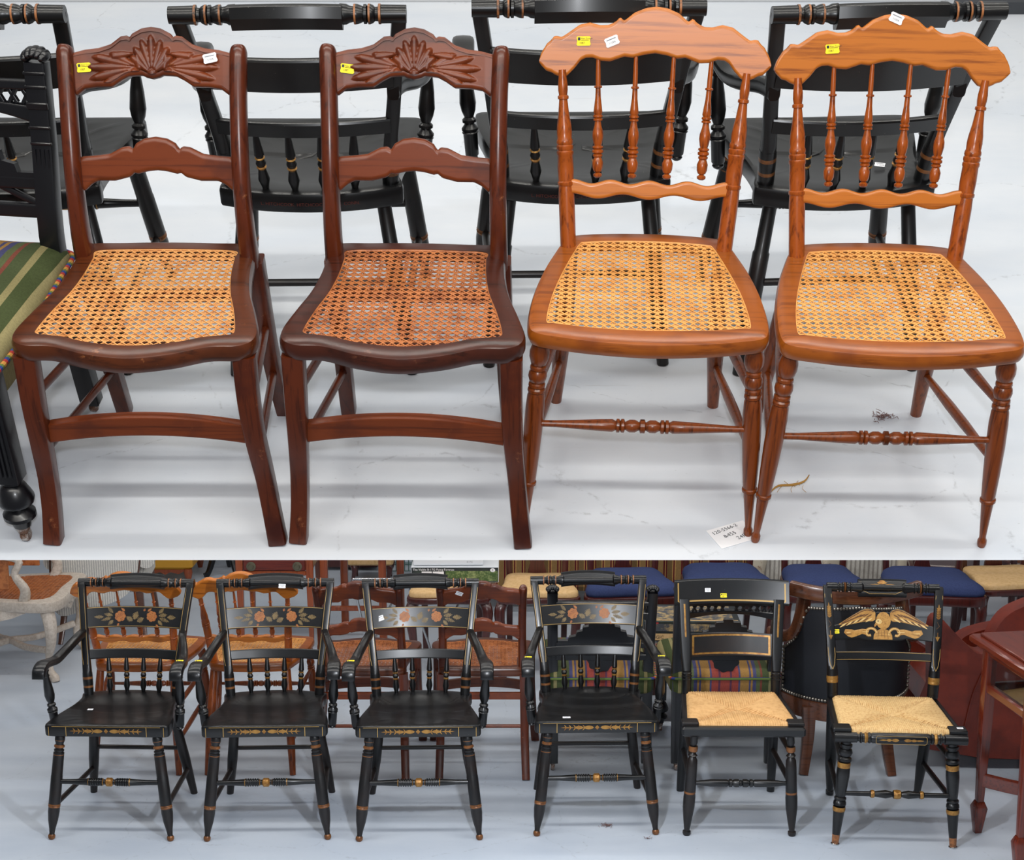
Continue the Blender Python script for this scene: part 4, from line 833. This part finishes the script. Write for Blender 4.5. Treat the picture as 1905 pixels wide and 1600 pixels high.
# red leather armchair at the right
r = thing('leather_armchair', 'red leather armchair with a sloping arm and high back, at right behind glass table', 'armchair', 'L', 2.058, 5.837, 0)
pr = [(-.36, .10), (-.345, .35), (-.36, .60), (-.33, .655), (-.28, .61), (-.22, .55), (-.17, .51), (-.135, .515), (-.115, .58), (-.07, .66), (0, .705), (.12, .74), (.4, .76), (.44, .70), (.44, .10)]
pr = [(a, b) for a, b in catmull([(p[0], p[1]) for p in pr], 3)]
mb = MB(); mb.prism(pr, 0, .10); mb.build('outer_side', LEATH, r, smooth=40)
mb = MB(); mb.prism([(a * .98, .02 + b * .62) for a, b in pr], .50, .60); mb.build('inner_side', LEATH, r, smooth=40)
mb = MB(); mb.box((-.05, .30, .28), (.56, .40, .2), r=.05); mb.build('seat_cushion', LEATH, r)
mb = MB(); mb.box((.26, .30, .42), (.28, .40, .34), r=.06); mb.build('back_cushion', LEATH, r)
mb = MB(); mb.sweep([(-.13, -.004, .52), (-.14, -.004, .45), (-.18, -.004, .33), (-.21, -.004, .15), (-.22, -.004, .10)], [(.006, .006, 2)] * 5, (0, 1, 0)); mb.build('seam_welt', LEATH, r)
for px, py in ((-.24, .03), (-.24, .54), (.38, .05), (.38, .54)):
    mb = MB(); mb.turn((px, py, .11), (px, py - .0, 0), [(0, .03), (1, .018)], 4); mb.build('foot', WALN, r)
# glass-topped display table at the right edge
r = thing('display_table', 'red mahogany display table with glass side and tapered leg, cut by right edge', 'table', 'L', 1.718, 5.255, -81)
mb = MB(); mb.box((.18, .30, .745), (.44, .68, .03), r=.008); mb.box((.18, .30, .765), (.38, .62, .012), r=.005); mb.build('table_top', RMAHX, r)
for px, py in ((.02, .02), (.34, .02), (.02, .58), (.34, .58)):
    mb = MB(); mb.sweep([(px, py, .74), (px, py, .45), (px, py, .12)], [(.042, .042, 12), (.04, .04, 12), (.026, .026, 12)], sub=1)
    mb.sweep([(px, py, .125), (px, py, .10), (px, py, .0)], [(.03, .03, 12), (.05, .05, 12), (.026, .026, 12)], sub=1); mb.build('leg', RMAH, r)
for z, h in ((.71, .04), (.57, .035)):
    for c, d in (((.18, .02), (.30, .03)), ((.18, .58), (.30, .03)), ((.02, .30), (.03, .54)), ((.34, .30), (.03, .54))):
        mb = MB(); mb.box((*c, z), (*d, h), r=.006); mb.build('frame_rail', RMAHX, r)
for c, d in (((.18, .02, .64), (.29, .004, .11)), ((.02, .30, .64), (.004, .54, .11)), ((.34, .30, .64), (.004, .54, .11)), ((.18, .58, .64), (.29, .004, .11))):
    mb = MB(); mb.box(c, d, r=.001); mb.build('glass_pane', GLASS, r)
mb = MB(); mb.box((.18, .30, .55), (.30, .54, .012), r=.002); mb.build('display_floor', DMAH, r)
mb = MB(); mb.sweep([(.02, .02, .21), (.1, .13, .20), (.18, .30, .19), (.26, .45, .20), (.34, .58, .21)], [(.05, .024, 8)] * 5, (0, 0, 1)); mb.build('curved_stretcher', RMAHX, r)
mb = MB(); mb.sweep([(.34, .02, .21), (.26, .15, .20), (.18, .30, .19), (.1, .45, .20), (.02, .58, .21)], [(.05, .024, 8)] * 5, (0, 0, 1)); mb.build('curved_stretcher', RMAHX, r)
# whitewashed cane armchair
r = thing('whitewashed_armchair', 'whitewashed carved armchair with cane seat, at the left edge', 'armchair', 'L', -2.53, 7.27, 90, size=0.923)
# local: front = -y (turned to face right); cabriole legs
def cab(mb, px, py, sx, sy, h=.38):
    mb.sweep([(px, py, h), (px + sx * .018, py + sy * .018, h - .07), (px + sx * .012, py + sy * .012, h - .18), (px - sx * .012, py - sy * .012, .12), (px - sx * .004, py - sy * .004, .05), (px + sx * .022, py + sy * .022, .02), (px + sx * .03, py + sy * .03, 0)], [(.07, .07, 3), (.066, .066, 2.6), (.05, .05, 2.4), (.034, .034, 2.2), (.034, .034, 2.2), (.05, .05, 2.2), (.04, .04, 2.2)], sub=4)
for px, py, sx, sy in ((-.27, -.30, -1, -1), (.27, -.30, 1, -1), (-.25, .25, -1, 1), (.25, .25, 1, 1)):
    mb = MB(); cab(mb, px, py, sx, sy); mb.build('cabriole_leg', WASH, r)
out = catmull([(-.31, -.34), (0, -.37), (.31, -.34), (.29, 0), (.27, .30), (0, .31), (-.27, .30), (-.29, 0)], 5); inn = [(a * .80, b * .82) for a, b in out]
mb = MB(); ring_frame(mb, out, inn, .38, .44, .015); mb.build('seat_frame', WASH, r)
mb = MB(); cane(mb, inn, .436, .02, .003); mb.build('cane_seat', CANE2, r, kind='stuff', smooth=0)
for s in (-1, 1):
    mb = MB(); mb.prism([(-.28, .385), (-.22, .385), (-.12, .345), (-.05, .33), (0, .30), (.05, .33), (.12, .345), (.22, .385), (.28, .385)], -.012, .012, lambda p: (s * .285 + p[1], p[0], p[2])); mb.build('carved_apron', WASH, r)
    mb = MB(); mb.sweep([(s * .275, -.18, .42), (s * .29, -.20, .50), (s * .285, -.15, .58), (s * .28, -.17, .66), (s * .27, .0, .68), (s * .26, .28, .68)], [(.06, .06, 3), (.045, .05, 2.5), (.036, .036, 2.5), (.045, .04, 2.5), (.04, .03, 2.5), (.04, .03, 2.5)]); mb.build('arm', WASH, r)
    mb = MB(); mb.sweep([(s * .26, .28, .42), (s * .262, .32, .60), (s * .25, .38, .95)], [(.05, .045, 4)] * 3); mb.build('back_post', WASH, r)
    mb = MB(); mb.box((s * .255, .08, .575), (.012, .38, .16), r=.003); mb.build('side_cane_panel', CANE2, r)
mb = MB(); mb.prism([(-.27, .39), (-.15, .36), (-.06, .345), (0, .32), (.06, .345), (.15, .36), (.27, .39)], -.345, -.315); mb.build('carved_apron', WASH, r)
for k in range(6):
    mb = MB(); mb.ball(((k - 2.5) * .045, -.348, .372 - .006 * (k % 2)), .02, 10, (.8, .4, 1)); mb.build('carved_scroll', WASH, r)
mb = MB(); mb.box((0, .36, .72), (.5, .02, .46), r=.006); mb.build('cane_back', CANE2, r)
for s in (-1, 1):
    mb = MB(); mb.sweep([(s * .25, -.28, .16), (s * .10, -.12, .13), (0, 0, .14), (-s * .10, .10, .13), (-s * .23, .23, .16)], [(.036, .03, 3)] * 5, (0, 0, 1)); mb.build('scrolled_stretcher', WASH, r)
# ticking armchair
r = thing('ticking_armchair', 'white armchair in fine grey ticking stripe, behind the whitewashed chair', 'armchair', 'L', -2.171, 7.703, 6, size=0.883)
mb = MB(); pb = catmull([(-.27, .20), (-.27, .60), (-.25, .95), (0, 1.0), (.22, .95), (.24, .60), (.20, .36), (.10, .26), (-.1, .20)], 4)
mb.prism(pb, -.06, .02); mb.build('upholstered_back', TICK, r, smooth=40)
mb = MB(); mb.prism([(a * 1.05, b * 1.02) for a, b in pb], -.045, .0); mb.build('wooden_back_frame', WALN, r)
mb = MB(); mb.box((0, .28, .36), (.5, .55, .16), r=.04); mb.build('seat_cushion', TICK, r)
for s in (-1, 1):
    mb = MB(); mb.rod((s * .27, -.04, .50), (s * .27, .45, .50), .055, .055, 16); mb.build('rolled_arm', TICK, r)
    for py in (-.02, .5):
        mb = MB(); mb.sweep([(s * .22, py, .36), (s * .225, py + .01, .2), (s * .25, py + (.03 if py > 0 else -.06), 0)], [(.05, .045, 5), (.04, .036, 5), (.026, .026, 5)]); mb.build('leg', WALN, r)
# yellow bench, dark table, far at the left
r = thing('yellow_bench', 'yellow leather bench on short wooden legs, far at the left', 'bench', 'L', -2.118, 9.093, 0, size=0.809)
mb = MB(); mb.box((0, 0, .155), (.42, .5, .12), r=.02); mb.build('cushion', YELLOW, r)
mb = MB(); mb.box((0, 0, .255), (.40, .42, .10), r=.03); mb.build('cushion', YELLOW, r)
for px in (-.17, .17):
    for py in (-.22, .22):
        mb = MB(); mb.turn((px, py, .10), (px, py, 0), [(0, .03), (.3, .034), (1, .018)], 12); mb.build('leg', CHERRY, r)
mb = MB(); mb.prism([(-.17, .095), (-.1, .06), (-.04, .075), (0, .055), (.04, .075), (.1, .06), (.17, .095)], -.235, -.215); mb.build('carved_apron', CHERRY, r)
r = thing('claw_foot_table', 'dark table on curved claw legs, far behind the second lower armchair', 'table', 'L', -1.791, 9.125, 0, size=0.807)
for k, a in enumerate((-2.3, -.9, 1.6)):
    mb = MB(); mb.sweep([(0, 0, .42), (.05 * cos(a), .05 * sin(a), .34), (.1 * cos(a), .1 * sin(a), .18), (.16 * cos(a), .16 * sin(a), .04), (.2 * cos(a), .2 * sin(a), .012)], [(.05, .05, 4), (.05, .05, 4), (.045, .045, 4), (.036, .036, 4), (.05, .024, 4)], (0, 0, 1)); mb.build('leg', SEABLK, r)
mb = MB(); mb.turn((0, 0, .34), (0, 0, .72), [(0, .05), (.3, .06), (.6, .04), (1, .05)]); mb.build('pedestal', SEABLK, r)
mb = MB(); mb.turn((0, 0, .72), (0, 0, .76), [(0, .32), (.3, .34), (1, .34)], 28); mb.build('table_top', DMAH, r)
solid('rolled_rug', 'L', plain('grey_rug', '#8b8e92', .9, c2='#6e7176', scale=40), 'grey rolled rug lying far back left of the drawer table', 'rug', lambda mb: mb.turn((-.35, 0, .06), (.35, 0, .06), [(0, .05), (.01, .06), (.99, .06), (1, .05)], 18), -1.794, 9.496)
# drawer table
r = thing('drawer_table', 'cherry table with a round-pulled dark drawer, behind the second lower armchair', 'table', 'L', -1.235, 7.588, 0, size=0.889)
for px in (-.205, .205):
    for py in (0, .4):
        mb = MB(); mb.sweep([(px, py, .55), (px, py, .38), (px, py, 0)], [(.042, .042, 12), (.04, .04, 12), (.024, .024, 12)], sub=1); mb.build('leg', CHERRY, r)
mb = MB(); mb.box((0, -.002, .444), (.37, .03, .026), r=.004); mb.build('drawer_rail', CHERRY, r)
mb = MB(); mb.box((0, .2, .56), (.40, .40, .02), r=.004); mb.build('table_top', CHERRY, r)
for px in (-.2, .2):
    mb = MB(); mb.box((px, .2, .50), (.02, .36, .12), r=.003); mb.build('side_panel', CHERRY, r)
mb = MB(); mb.box((0, .005, .503), (.365, .024, .088), r=.004); d = mb.build('drawer', DESKF, r)
for px in (-.135, .135):
    mb = MB(); mb.turn((px, -.006, .487), (px, -.03, .487), [(0, .026), (.3, .028), (.4, .012), (.7, .016), (1, .014)], 18); mb.build('round_pull', STEEL, d)
# tall cherry table frame
r = thing('cherry_table', 'cherry table with straight square legs and low stretchers, behind third lower armchair', 'table', 'L', -0.799, 7.695, 0, size=0.883)
for px, py in ((-.215, -.03), (-.13, .28), (.13, 0), (.215, .3)):
    mb = MB(); mb.sweep([(px, py, .62), (px, py, 0)], [(.045, .045, 12)] * 2, sub=1); mb.build('leg', CHERRY, r)
mb = MB(); mb.box((0, -.02, .53), (.45, .03, .055), r=.004); mb.build('apron', CHERRY, r)
mb = MB(); mb.box((0, .14, .62), (.52, .42, .02), r=.004); mb.build('table_top', CHERRY, r)
mb = MB(); mb.box((-.04, -.01, .20), (.36, .025, .03), r=.004); mb.build('stretcher', CHERRY, r)
mb = MB(); mb.box((.04, .29, .20), (.36, .025, .03), r=.004); mb.build('stretcher', CHERRY, r)
# chrome folding rack
r = thing('folding_rack', 'folding chrome tube rack standing behind the third lower armchair', 'rack', 'L', -0.557, 7.394, 0, size=0.899)
for k, (p, q) in enumerate((((-.28, 0, .46), (-.2, .02, .02)), ((-.2, .02, .02), (-.02, .1, .40)), ((.02, 0, .46), (.16, .02, .02)), ((.16, .02, .02), (.32, .1, .30)), ((-.02, .1, .40), (.32, .1, .40)), ((-.28, 0, .46), (.02, 0, .46)))):
    mb = MB(); mb.rod(p, q, .007); mb.build('chrome_tube', CHROME, r)
# small cabriole table, basket, dark chest, far
r = thing('cabriole_stool', 'small stool with dark curved leg and pale top, seen between cherry table legs', 'stool', 'L', -0.833, 8.932, 0, size=0.817)
for px, py in ((-.16, -.1), (.10, -.1), (-.16, .14), (.10, .14)):
    mb = MB(); mb.sweep([(px, py, .15), (px + .012, py - .01, .11), (px, py, .05), (px - .004, py - .01, .012), (px - .004, py - .015, 0)], [(.05, .05, 3), (.045, .045, 3), (.026, .026, 3), (.032, .036, 3), (.03, .034, 3)]); mb.build('leg', DMAH, r)
mb = MB(); mb.box((-.03, .02, .175), (.34, .32, .05), r=.015); mb.build('cushion', CREAMF, r)
solid('dark_chest', 'L', DMAH, 'low dark chest far back behind the cherry table', 'chest', lambda mb: (mb.box((0, 0, .09), (.34, .28, .14), r=.008), mb.box((0, 0, .167), (.36, .30, .016), r=.004)), -1.012, 9.313)
r = thing('wire_basket', 'green wire basket standing far back left of the white box', 'basket', 'L', -0.723, 9.188, 0, size=0.803)
mb = MB()
for k in range(9): mb.rod((-.13 + k * .0325, -.1, .02), (-.13 + k * .0325, -.1, .34), .004, seg=6)
for k in range(6): mb.rod((-.13, -.1, .02 + k * .064), (.13, -.1, .02 + k * .064), .004, seg=6)
for k in range(6): mb.rod((-.13, .1, .02 + k * .064), (.13, .1, .02 + k * .064), .004, seg=6)
mb.build('wire_grid', BASKET, r, kind='stuff')
for px in (-.13, .13):
    for py in (-.1, .1):
        mb = MB(); mb.rod((px, py, 0), (px, py, .36), .006, seg=8); mb.build('corner_post', BASKET, r)
# dining chairs: upholstered seat, vase splat, cabriole front legs; they face us
def dining_chair(label, x, y, rot, fab, group, square=False, wd=1.0):
    r = thing('dining_chair', label, 'chair', 'L', x, y, rot, group, size=.905); w_ = .25 * wd
    fr = catmull([(-w_, -.01), (0, -.02), (w_, -.01), (w_ * .92, .2), (w_ * .78, .42), (0, .43), (-w_ * .78, .42), (-w_ * .92, .2)], 5)
    mb = MB(); mb.slab(fr, .40 if not square else .42, .455, .01); mb.build('seat_frame', DMAH, r)
    cu = [(a * .95, .2 + (b - .2) * .94) for a, b in fr]; mb = MB(); cx, cy = 0, .2
    prof = ((1, .456), (1.02, .475), (.98, .498), (.86, .518), (.66, .53), (.4, .537), (.1, .539)) if not square else ((1, .456), (1.0, .475), (.97, .484), (.86, .490), (.5, .492), (.1, .492))
    mb.loops([[(cx + (a - cx) * k, cy + (b - cy) * k, z) for a, b in cu] for k, z in prof]); mb.build('seat_cushion', fab, r, smooth=80)
    for s in (-1, 1):
        mb = MB(); mb.sweep([(s * w_ * .88, .03, .42), (s * (w_ * .9 + .015), .01, .36), (s * w_ * .9, .02, .2), (s * (w_ * .86), .03, .06), (s * (w_ * .9), .0, .015), (s * w_ * .9, -.005, 0)], [(.06, .06, 3), (.06, .06, 3), (.042, .042, 2.5), (.028, .028, 2.3), (.05, .055, 2.3), (.045, .05, 2.3)], sub=4); mb.build('front_leg', DMAH, r)
        mb = MB(); mb.sweep([(s * w_ * .72, .50, 0), (s * w_ * .72, .43, .25), (s * w_ * .72, .42, .45), (s * w_ * .78, .44, .75), (s * w_ * .8, .50, 1.0)], [(.032, .034, 6), (.036, .04, 6), (.036, .036, 6), (.034, .03, 4), (.03, .026, 4)], sub=3); mb.build('back_post', DMAH, r)
    vp = [(.055, .455), (.05, .50), (.038, .54), (.05, .58), (.075, .64), (.08, .70), (.06, .78), (.05, .86), (.07, .94)]
    mb = MB(); mb.prism(vp + [(-a, b) for a, b in vp[::-1]], .425, .44); mb.build('vase_splat', DMAH, r)
    mb = MB(); mb.sweep([(-w_ * .8, .50, 1.0), (-w_ * .4, .485, .99), (0, .48, .975), (w_ * .4, .485, .99), (w_ * .8, .50, 1.0)], [(.06, .024, 4)] * 5, (0, 0, 1)); mb.build('crest_rail', DMAH, r)
    return r
GB, GCR = 'blue-seat dining chairs', 'cream-seat dining chairs'
dining_chair('dark dining chair with blue cloth seat, leftmost of the blue ones', 0.591, 7.064, 4, BLUEF, GB)
dining_chair('dark dining chair with blue cloth seat, second blue one, above the plain rush chair', 1.07, 7.162, 1, BLUEF, GB)
dining_chair('dark dining chair with blue cloth seat, third blue one, above the barrel chair', 1.545, 7.13, -1, BLUEF, GB, wd=.9)
dining_chair('dark dining chair with blue cloth seat, rightmost of the blue ones, behind leather armchair', 2.05, 7.081, -7, BLUEF, GB, wd=1.1)
dining_chair('dark dining chair with flat cream seat beside the white boxes', 0.128, 7.048, 0, CREAMF, GCR, True, .86)
dining_chair('dark dining chair with flat cream seat carrying the white boxes', -0.307, 7.048, 0, CREAMF, GCR, True, .86)
dining_chair('dark dining chair with flat cream seat at the right edge', 2.545, 7.211, 6, CREAMF, GCR, True)
# boxes on the cream chair
r = thing('model_kit_box', 'white box with green aircraft picture resting on the cream chair seat', 'box', 'L', -0.282, 7.186, 0, z=.4465, size=0.91)
mb = MB(); mb.box((0, .11, .045), (.475, .20, .088), r=.003); mb.build('carton', CARD, r)
for px in (-.21, .21): pass
M = frame((0, .0095, .045), (1, 0, 0), (0, -1, 0)); mb = MB(); R_ = lambda a, b, c, d, mi, o=.0002: mb.poly([M @ Vector(p) for p in ((a, b, o), (c, b, o), (c, d, o), (a, d, o))], mi)
R_(-.235, -.040, .235, .040, 0); R_(-.05, -.036, .232, .022, 1, .0004); R_(-.18, -.02, -.125, .018, 2, .0004); R_(-.12, -.02, -.06, .018, 2, .0004)
mb.poly([M @ Vector((.205 + .014 * cos(2 * pi * k / 14), .026 + .011 * sin(2 * pi * k / 14), .0008)) for k in range(14)], 2)
text_mb(mb, 'The Visible B-17G Flying Fortress', .0165, M @ Matrix.Translation((-.228, .0235, .0006)), 2); text_mb(mb, '2', .016, M @ Matrix.Translation((.200, .021, .0012)), 3)
mb.build('printed_panel', [CARDD, PIC1, WTAG, INK], r, kind='stuff', smooth=0, label='dark printed panel with white title and green aircraft')
r = thing('white_box', 'white box with small red and grey print, stacked on the aircraft box', 'box', 'L', -0.314, 7.203, 1, z=.5315, size=0.909)
mb = MB(); mb.box((0, .10, .05), (.38, .18, .1), r=.003); mb.build('carton', CARD, r)
mb = MB(); M = frame((0, .0095, .05), (1, 0, 0), (0, -1, 0))
for k in range(3):
    R_(-.17 + k * .12, .030, -.13 + k * .12, .034, 0)
    for j in range(5): R_(-.17 + k * .12, .022 - j * .008, -.075 + k * .12, .0235 - j * .008, 1)
text_mb(mb, 'B-17G', .012, M @ Matrix.Translation((.1, -.035, .0006)), 1); mb.build('printed_text', [plain('red_ink', '#b03030', .6), INKG], r, kind='stuff', smooth=0)
# low stand with boxes and books behind the carved black chairs
r = thing('low_stand', 'low dark stand carrying boxes, behind the carved black chairs', 'stand', 'L', 0.898, 6.628, 0, size=0.94)
mb = MB(); mb.box((0, 0, .27), (.56, .46, .025), r=.004); mb.build('stand_top', DMAH, r)
for px in (-.24, .24):
    for py in (-.19, .19):
        mb = MB(); mb.sweep([(px, py, .26), (px, py, 0)], [(.035, .035, 12), (.026, .026, 12)], sub=1); mb.build('leg', DMAH, r)
r = thing('model_kit_box', 'dark box with tan aircraft picture and white lettering, on the low stand', 'box', 'L', 0.813, 6.628, -2, z=.361, size=0.94)
mb = MB(); mb.box((0, 0, .05), (.46, .30, .1), r=.003); mb.build('carton', CARDD, r)
mb = MB(); M = frame((0, -.1505, .05), (1, 0, 0), (0, -1, 0)); R_(-.2, .0, .1, .036, 0); R_(-.225, .036, -.19, .043, 2); R_(-.19, .036, -.16, .043, 3); R_(-.215, -.045, -.09, -.012, 4)
text_mb(mb, 'Magnum', .036, M @ Matrix.Translation((-.03, -.040, .0006)), 1); text_mb(mb, 'LOGIC', .022, M @ Matrix.Translation((-.2, -.037, .0008)), 5)
M = frame((0, 0, .1003), (1, 0, 0), (0, 0, 1)); R_(-.2, -.12, .2, .12, 0); R_(-.22, -.14, .22, -.125, 4)
mb.build('printed_panel', [PIC2, WTAG, plain('blue_ink', '#2f5fae', .6), plain('red_print', '#b8353a', .6), CREAMF, INK], r, kind='stuff', smooth=0)
r = thing('grey_box', 'flat grey box lying under the dark aircraft box on the stand', 'box', 'L', 0.846, 6.619, 1, z=.267, size=0.94)
mb = MB(); mb.box((0, 0, .05), (.44, .36, .098), r=.003); mb.build('carton', plain('grey_card', '#4a4f55', .6), r)
mb = MB(); M = frame((0, -.1805, .05), (1, 0, 0), (0, -1, 0)); R_(-.21, -.03, -.1, .03, 0); R_(.05, -.03, .2, .03, 1); mb.build('printed_panel', [PIC3, PIC2], r, kind='stuff', smooth=0)
r = thing('magazine', 'violet and white magazine lying at the front of the low stand', 'magazine', 'L', 0.492, 6.524, -4, z=.312, size=0.946)
mb = MB(); mb.box((0, 0, .006), (.24, .20, .012), r=.001); mb.build('pages', CARD, r)
mb = MB(); M = frame((0, 0, .0125), (1, 0, 0), (0, 0, 1)); R_(-.12, -.1, .12, .1, 0); R_(-.10, -.06, .08, .03, 1); mb.build('cover', [PIC3, CARD], r, smooth=0)
solid('cardboard_tray', 'L', CARD, 'white open tray supporting the violet magazine', 'tray', lambda mb: (mb.box((0, 0, .15), (.24, .20, .29), r=.004), mb.box((0, 0, .30), (.25, .21, .02), r=.004)), 0.492, 6.524)
# sofas
r = thing('striped_sofa', 'burgundy and gold striped sofa far behind the dining chairs', 'sofa', 'L', 0.524, 8.394, 0, size=0.846)
mb = MB(); mb.box((0, .2, .34), (1.9, .75, .26), r=.05); mb.build('seat', SOFA, r)
mb = MB(); mb.box((0, -.12, .45), (1.86, .16, .62), r=.05); mb.build('back', SOFA, r)
for s in (-1, 1):
    mb = MB(); mb.box((s * .88, .2, .42), (.18, .75, .46), r=.06); mb.build('arm', SOFA, r)
    for py in (-.14, .5):
        mb = MB(); mb.turn((s * .85, py, .22), (s * .85, py, 0), [(0, .04), (1, .022)]); mb.build('leg', DMAH, r)
r = thing('brocade_sofa', 'cream brocade sofa with orange scrolls, far behind the third blue chair', 'sofa', 'L', 1.793, 8.394, 0, size=0.846)
mb = MB(); mb.box((0, -.1, .44), (1.02, .15, .5), r=.05); mb.build('back', CRST, r)
for px in (-.5, 0, .5):
    mb = MB(); mb.sweep([(px, -.19, .22), (px + .02, -.19, .45), (px - .02, -.19, .72)], [(.10, .04, 3), (.14, .04, 3), (.10, .04, 3)]); mb.build('brocade_band', FLORAL, r)
mb = MB(); mb.box((0, .25, .34), (1.0, .6, .22), r=.05); mb.build('seat', CRST, r)
for s in (-1, 1):
    for py in (-.14, .5):
        mb = MB(); mb.turn((s * .42, py, .24), (s * .42, py, 0), [(0, .035), (1, .02)]); mb.build('leg', WALN, r)
# plain dark chairs and table far right
def side_chair(label, x, y, rot):
    r = thing('wooden_side_chair', label, 'chair', 'L', x, y, rot, 'dark wooden chairs far right', size=.87)
    mb = MB(); mb.box((0, .2, .43), (.42, .42, .04), r=.008); mb.build('seat', DMAH, r)
    for px in (-.18, .18):
        mb = MB(); mb.sweep([(px, .02, .42), (px, .02, 0)], [(.035, .035, 8), (.026, .026, 8)], sub=1); mb.build('front_leg', DMAH, r)
        mb = MB(); mb.sweep([(px, .44, 0), (px, .40, .42), (px, .46, .95)], [(.03, .03, 8), (.036, .036, 8), (.03, .026, 8)], sub=3); mb.build('rear_leg', DMAH, r)
    for z in (.62, .78, .92):
        mb = MB(); mb.box((0, .43, z), (.34, .018, .06), r=.004); mb.build('back_slat', DMAH, r)
    mb = MB(); mb.box((0, .23, .2), (.34, .02, .03), r=.004); mb.build('stretcher', DMAH, r)
    return r
side_chair('dark wooden chair far back, left of two behind the rightmost blue chair', 2.368, 8.11, 170); side_chair('dark wooden chair far back, right of two behind the rightmost blue chair', 2.811, 8.182, 185)
r = thing('oak_cabinet', 'light brown cabinet far back at the right edge', 'cabinet', 'L', 3.133, 8.463, 0, size=0.842)
mb = MB(); mb.box((0, 0, .45), (.5, .4, .8), r=.01); mb.build('body', OAK_X, r)
for s in (-1, 1):
    mb = MB(); mb.box((s * .12, -.205, .45), (.22, .015, .7), r=.004); mb.build('door', OAK_Z, r)
    mb = MB(); mb.sweep([(s * .2, -.16, .06), (s * .2, -.16, 0)], [(.05, .05, 8)] * 2, sub=1); mb.build('foot', OAK_Z, r)
# ------------------------------------------------------------------ small things on the floors
r = thing('paper_slip', 'white handwritten paper slip on the floor by the oak chair feet', 'paper', 'U', .438, 2.349, 24, z=.0005)
mb = MB(); mb.box((0, 0, .0008), (.085, .062, .0012), r=.0003); mb.build('paper_sheet', WTAG, r)
mb = MB(); M = Matrix.Translation((-.036, .012, .0018)) @ Matrix.Rotation(.12, 4, 'Z')
text_mb(mb, '120-5566-2', .013, M, 0); text_mb(mb, '&455', .014, M @ Matrix.Translation((.014, -.019, 0)), 0); text_mb(mb, '24R', .014, M @ Matrix.Translation((.034, -.036, 0)), 0); mb.build('handwriting', INK, r, kind='stuff', smooth=0)
def fluff(label, S, x, y, R, n=60, m=DUST, cat='dust', name='dust_clump'):
    mb = MB()
    for k in range(n):
        a = random.uniform(0, 2 * pi); d = random.gauss(0, .4) * R; p = Vector((cos(a) * d * 1.4, sin(a) * d * .7, random.uniform(.001, .006))); b = random.uniform(0, 2 * pi); L = random.uniform(.2, .5) * R
        q = p + Vector((cos(b) * L, sin(b) * L, random.uniform(-.001, .006))); q.z = max(q.z, .0008); mid = (p + q) / 2 + Vector((random.uniform(-1, 1), random.uniform(-1, 1), .5)) * R * .1
        mb.sweep([p, mid, q], [(.0012, .0012, 2)] * 3, (0, 0, 1), 2, 5)
    o = mb.build(name, m, kind='stuff'); o['label'] = label; o['category'] = cat; put(o, S, x, y, 0)
fluff('brown dust clump on the floor under the right oak chair', 'U', .818, 2.765, .028)
fluff('brown dust clump on the lower floor under the fourth armchair', 'L', 0.36, 5.29, .028)
fluff('small brown fluff on the lower floor before the plain rush chair', 'L', 0.502, 5.175, .016, 24)
mb = MB(); mb.sweep([(-.05, -.02, .002), (-.03, .0, .004), (.0, .005, .003), (.025, .014, .005), (.04, .04, .003)], [(.003, .003, 2), (.005, .004, 2), (.006, .004, 2), (.005, .004, 2), (.002, .002, 2)], (0, 0, 1), 4, 6)
for k in range(7): mb.sweep([(-.02 + k * .007, .003, .003), (-.03 + k * .008, .012 * (k % 3 - 1), .005), (-.035 + k * .01, .02 * (k % 3 - 1), .002)], [(.001, .001, 2)] * 3, (0, 0, 1), 2, 4)
o = mb.build('straw_wisp', STRAW, kind='stuff'); o['label'] = 'wisp of yellow straw on the floor before the right oak chair'; o['category'] = 'straw'; put(o, 'U', .581, 2.508, 0)
# floor joint and castor marks are in the floor paint
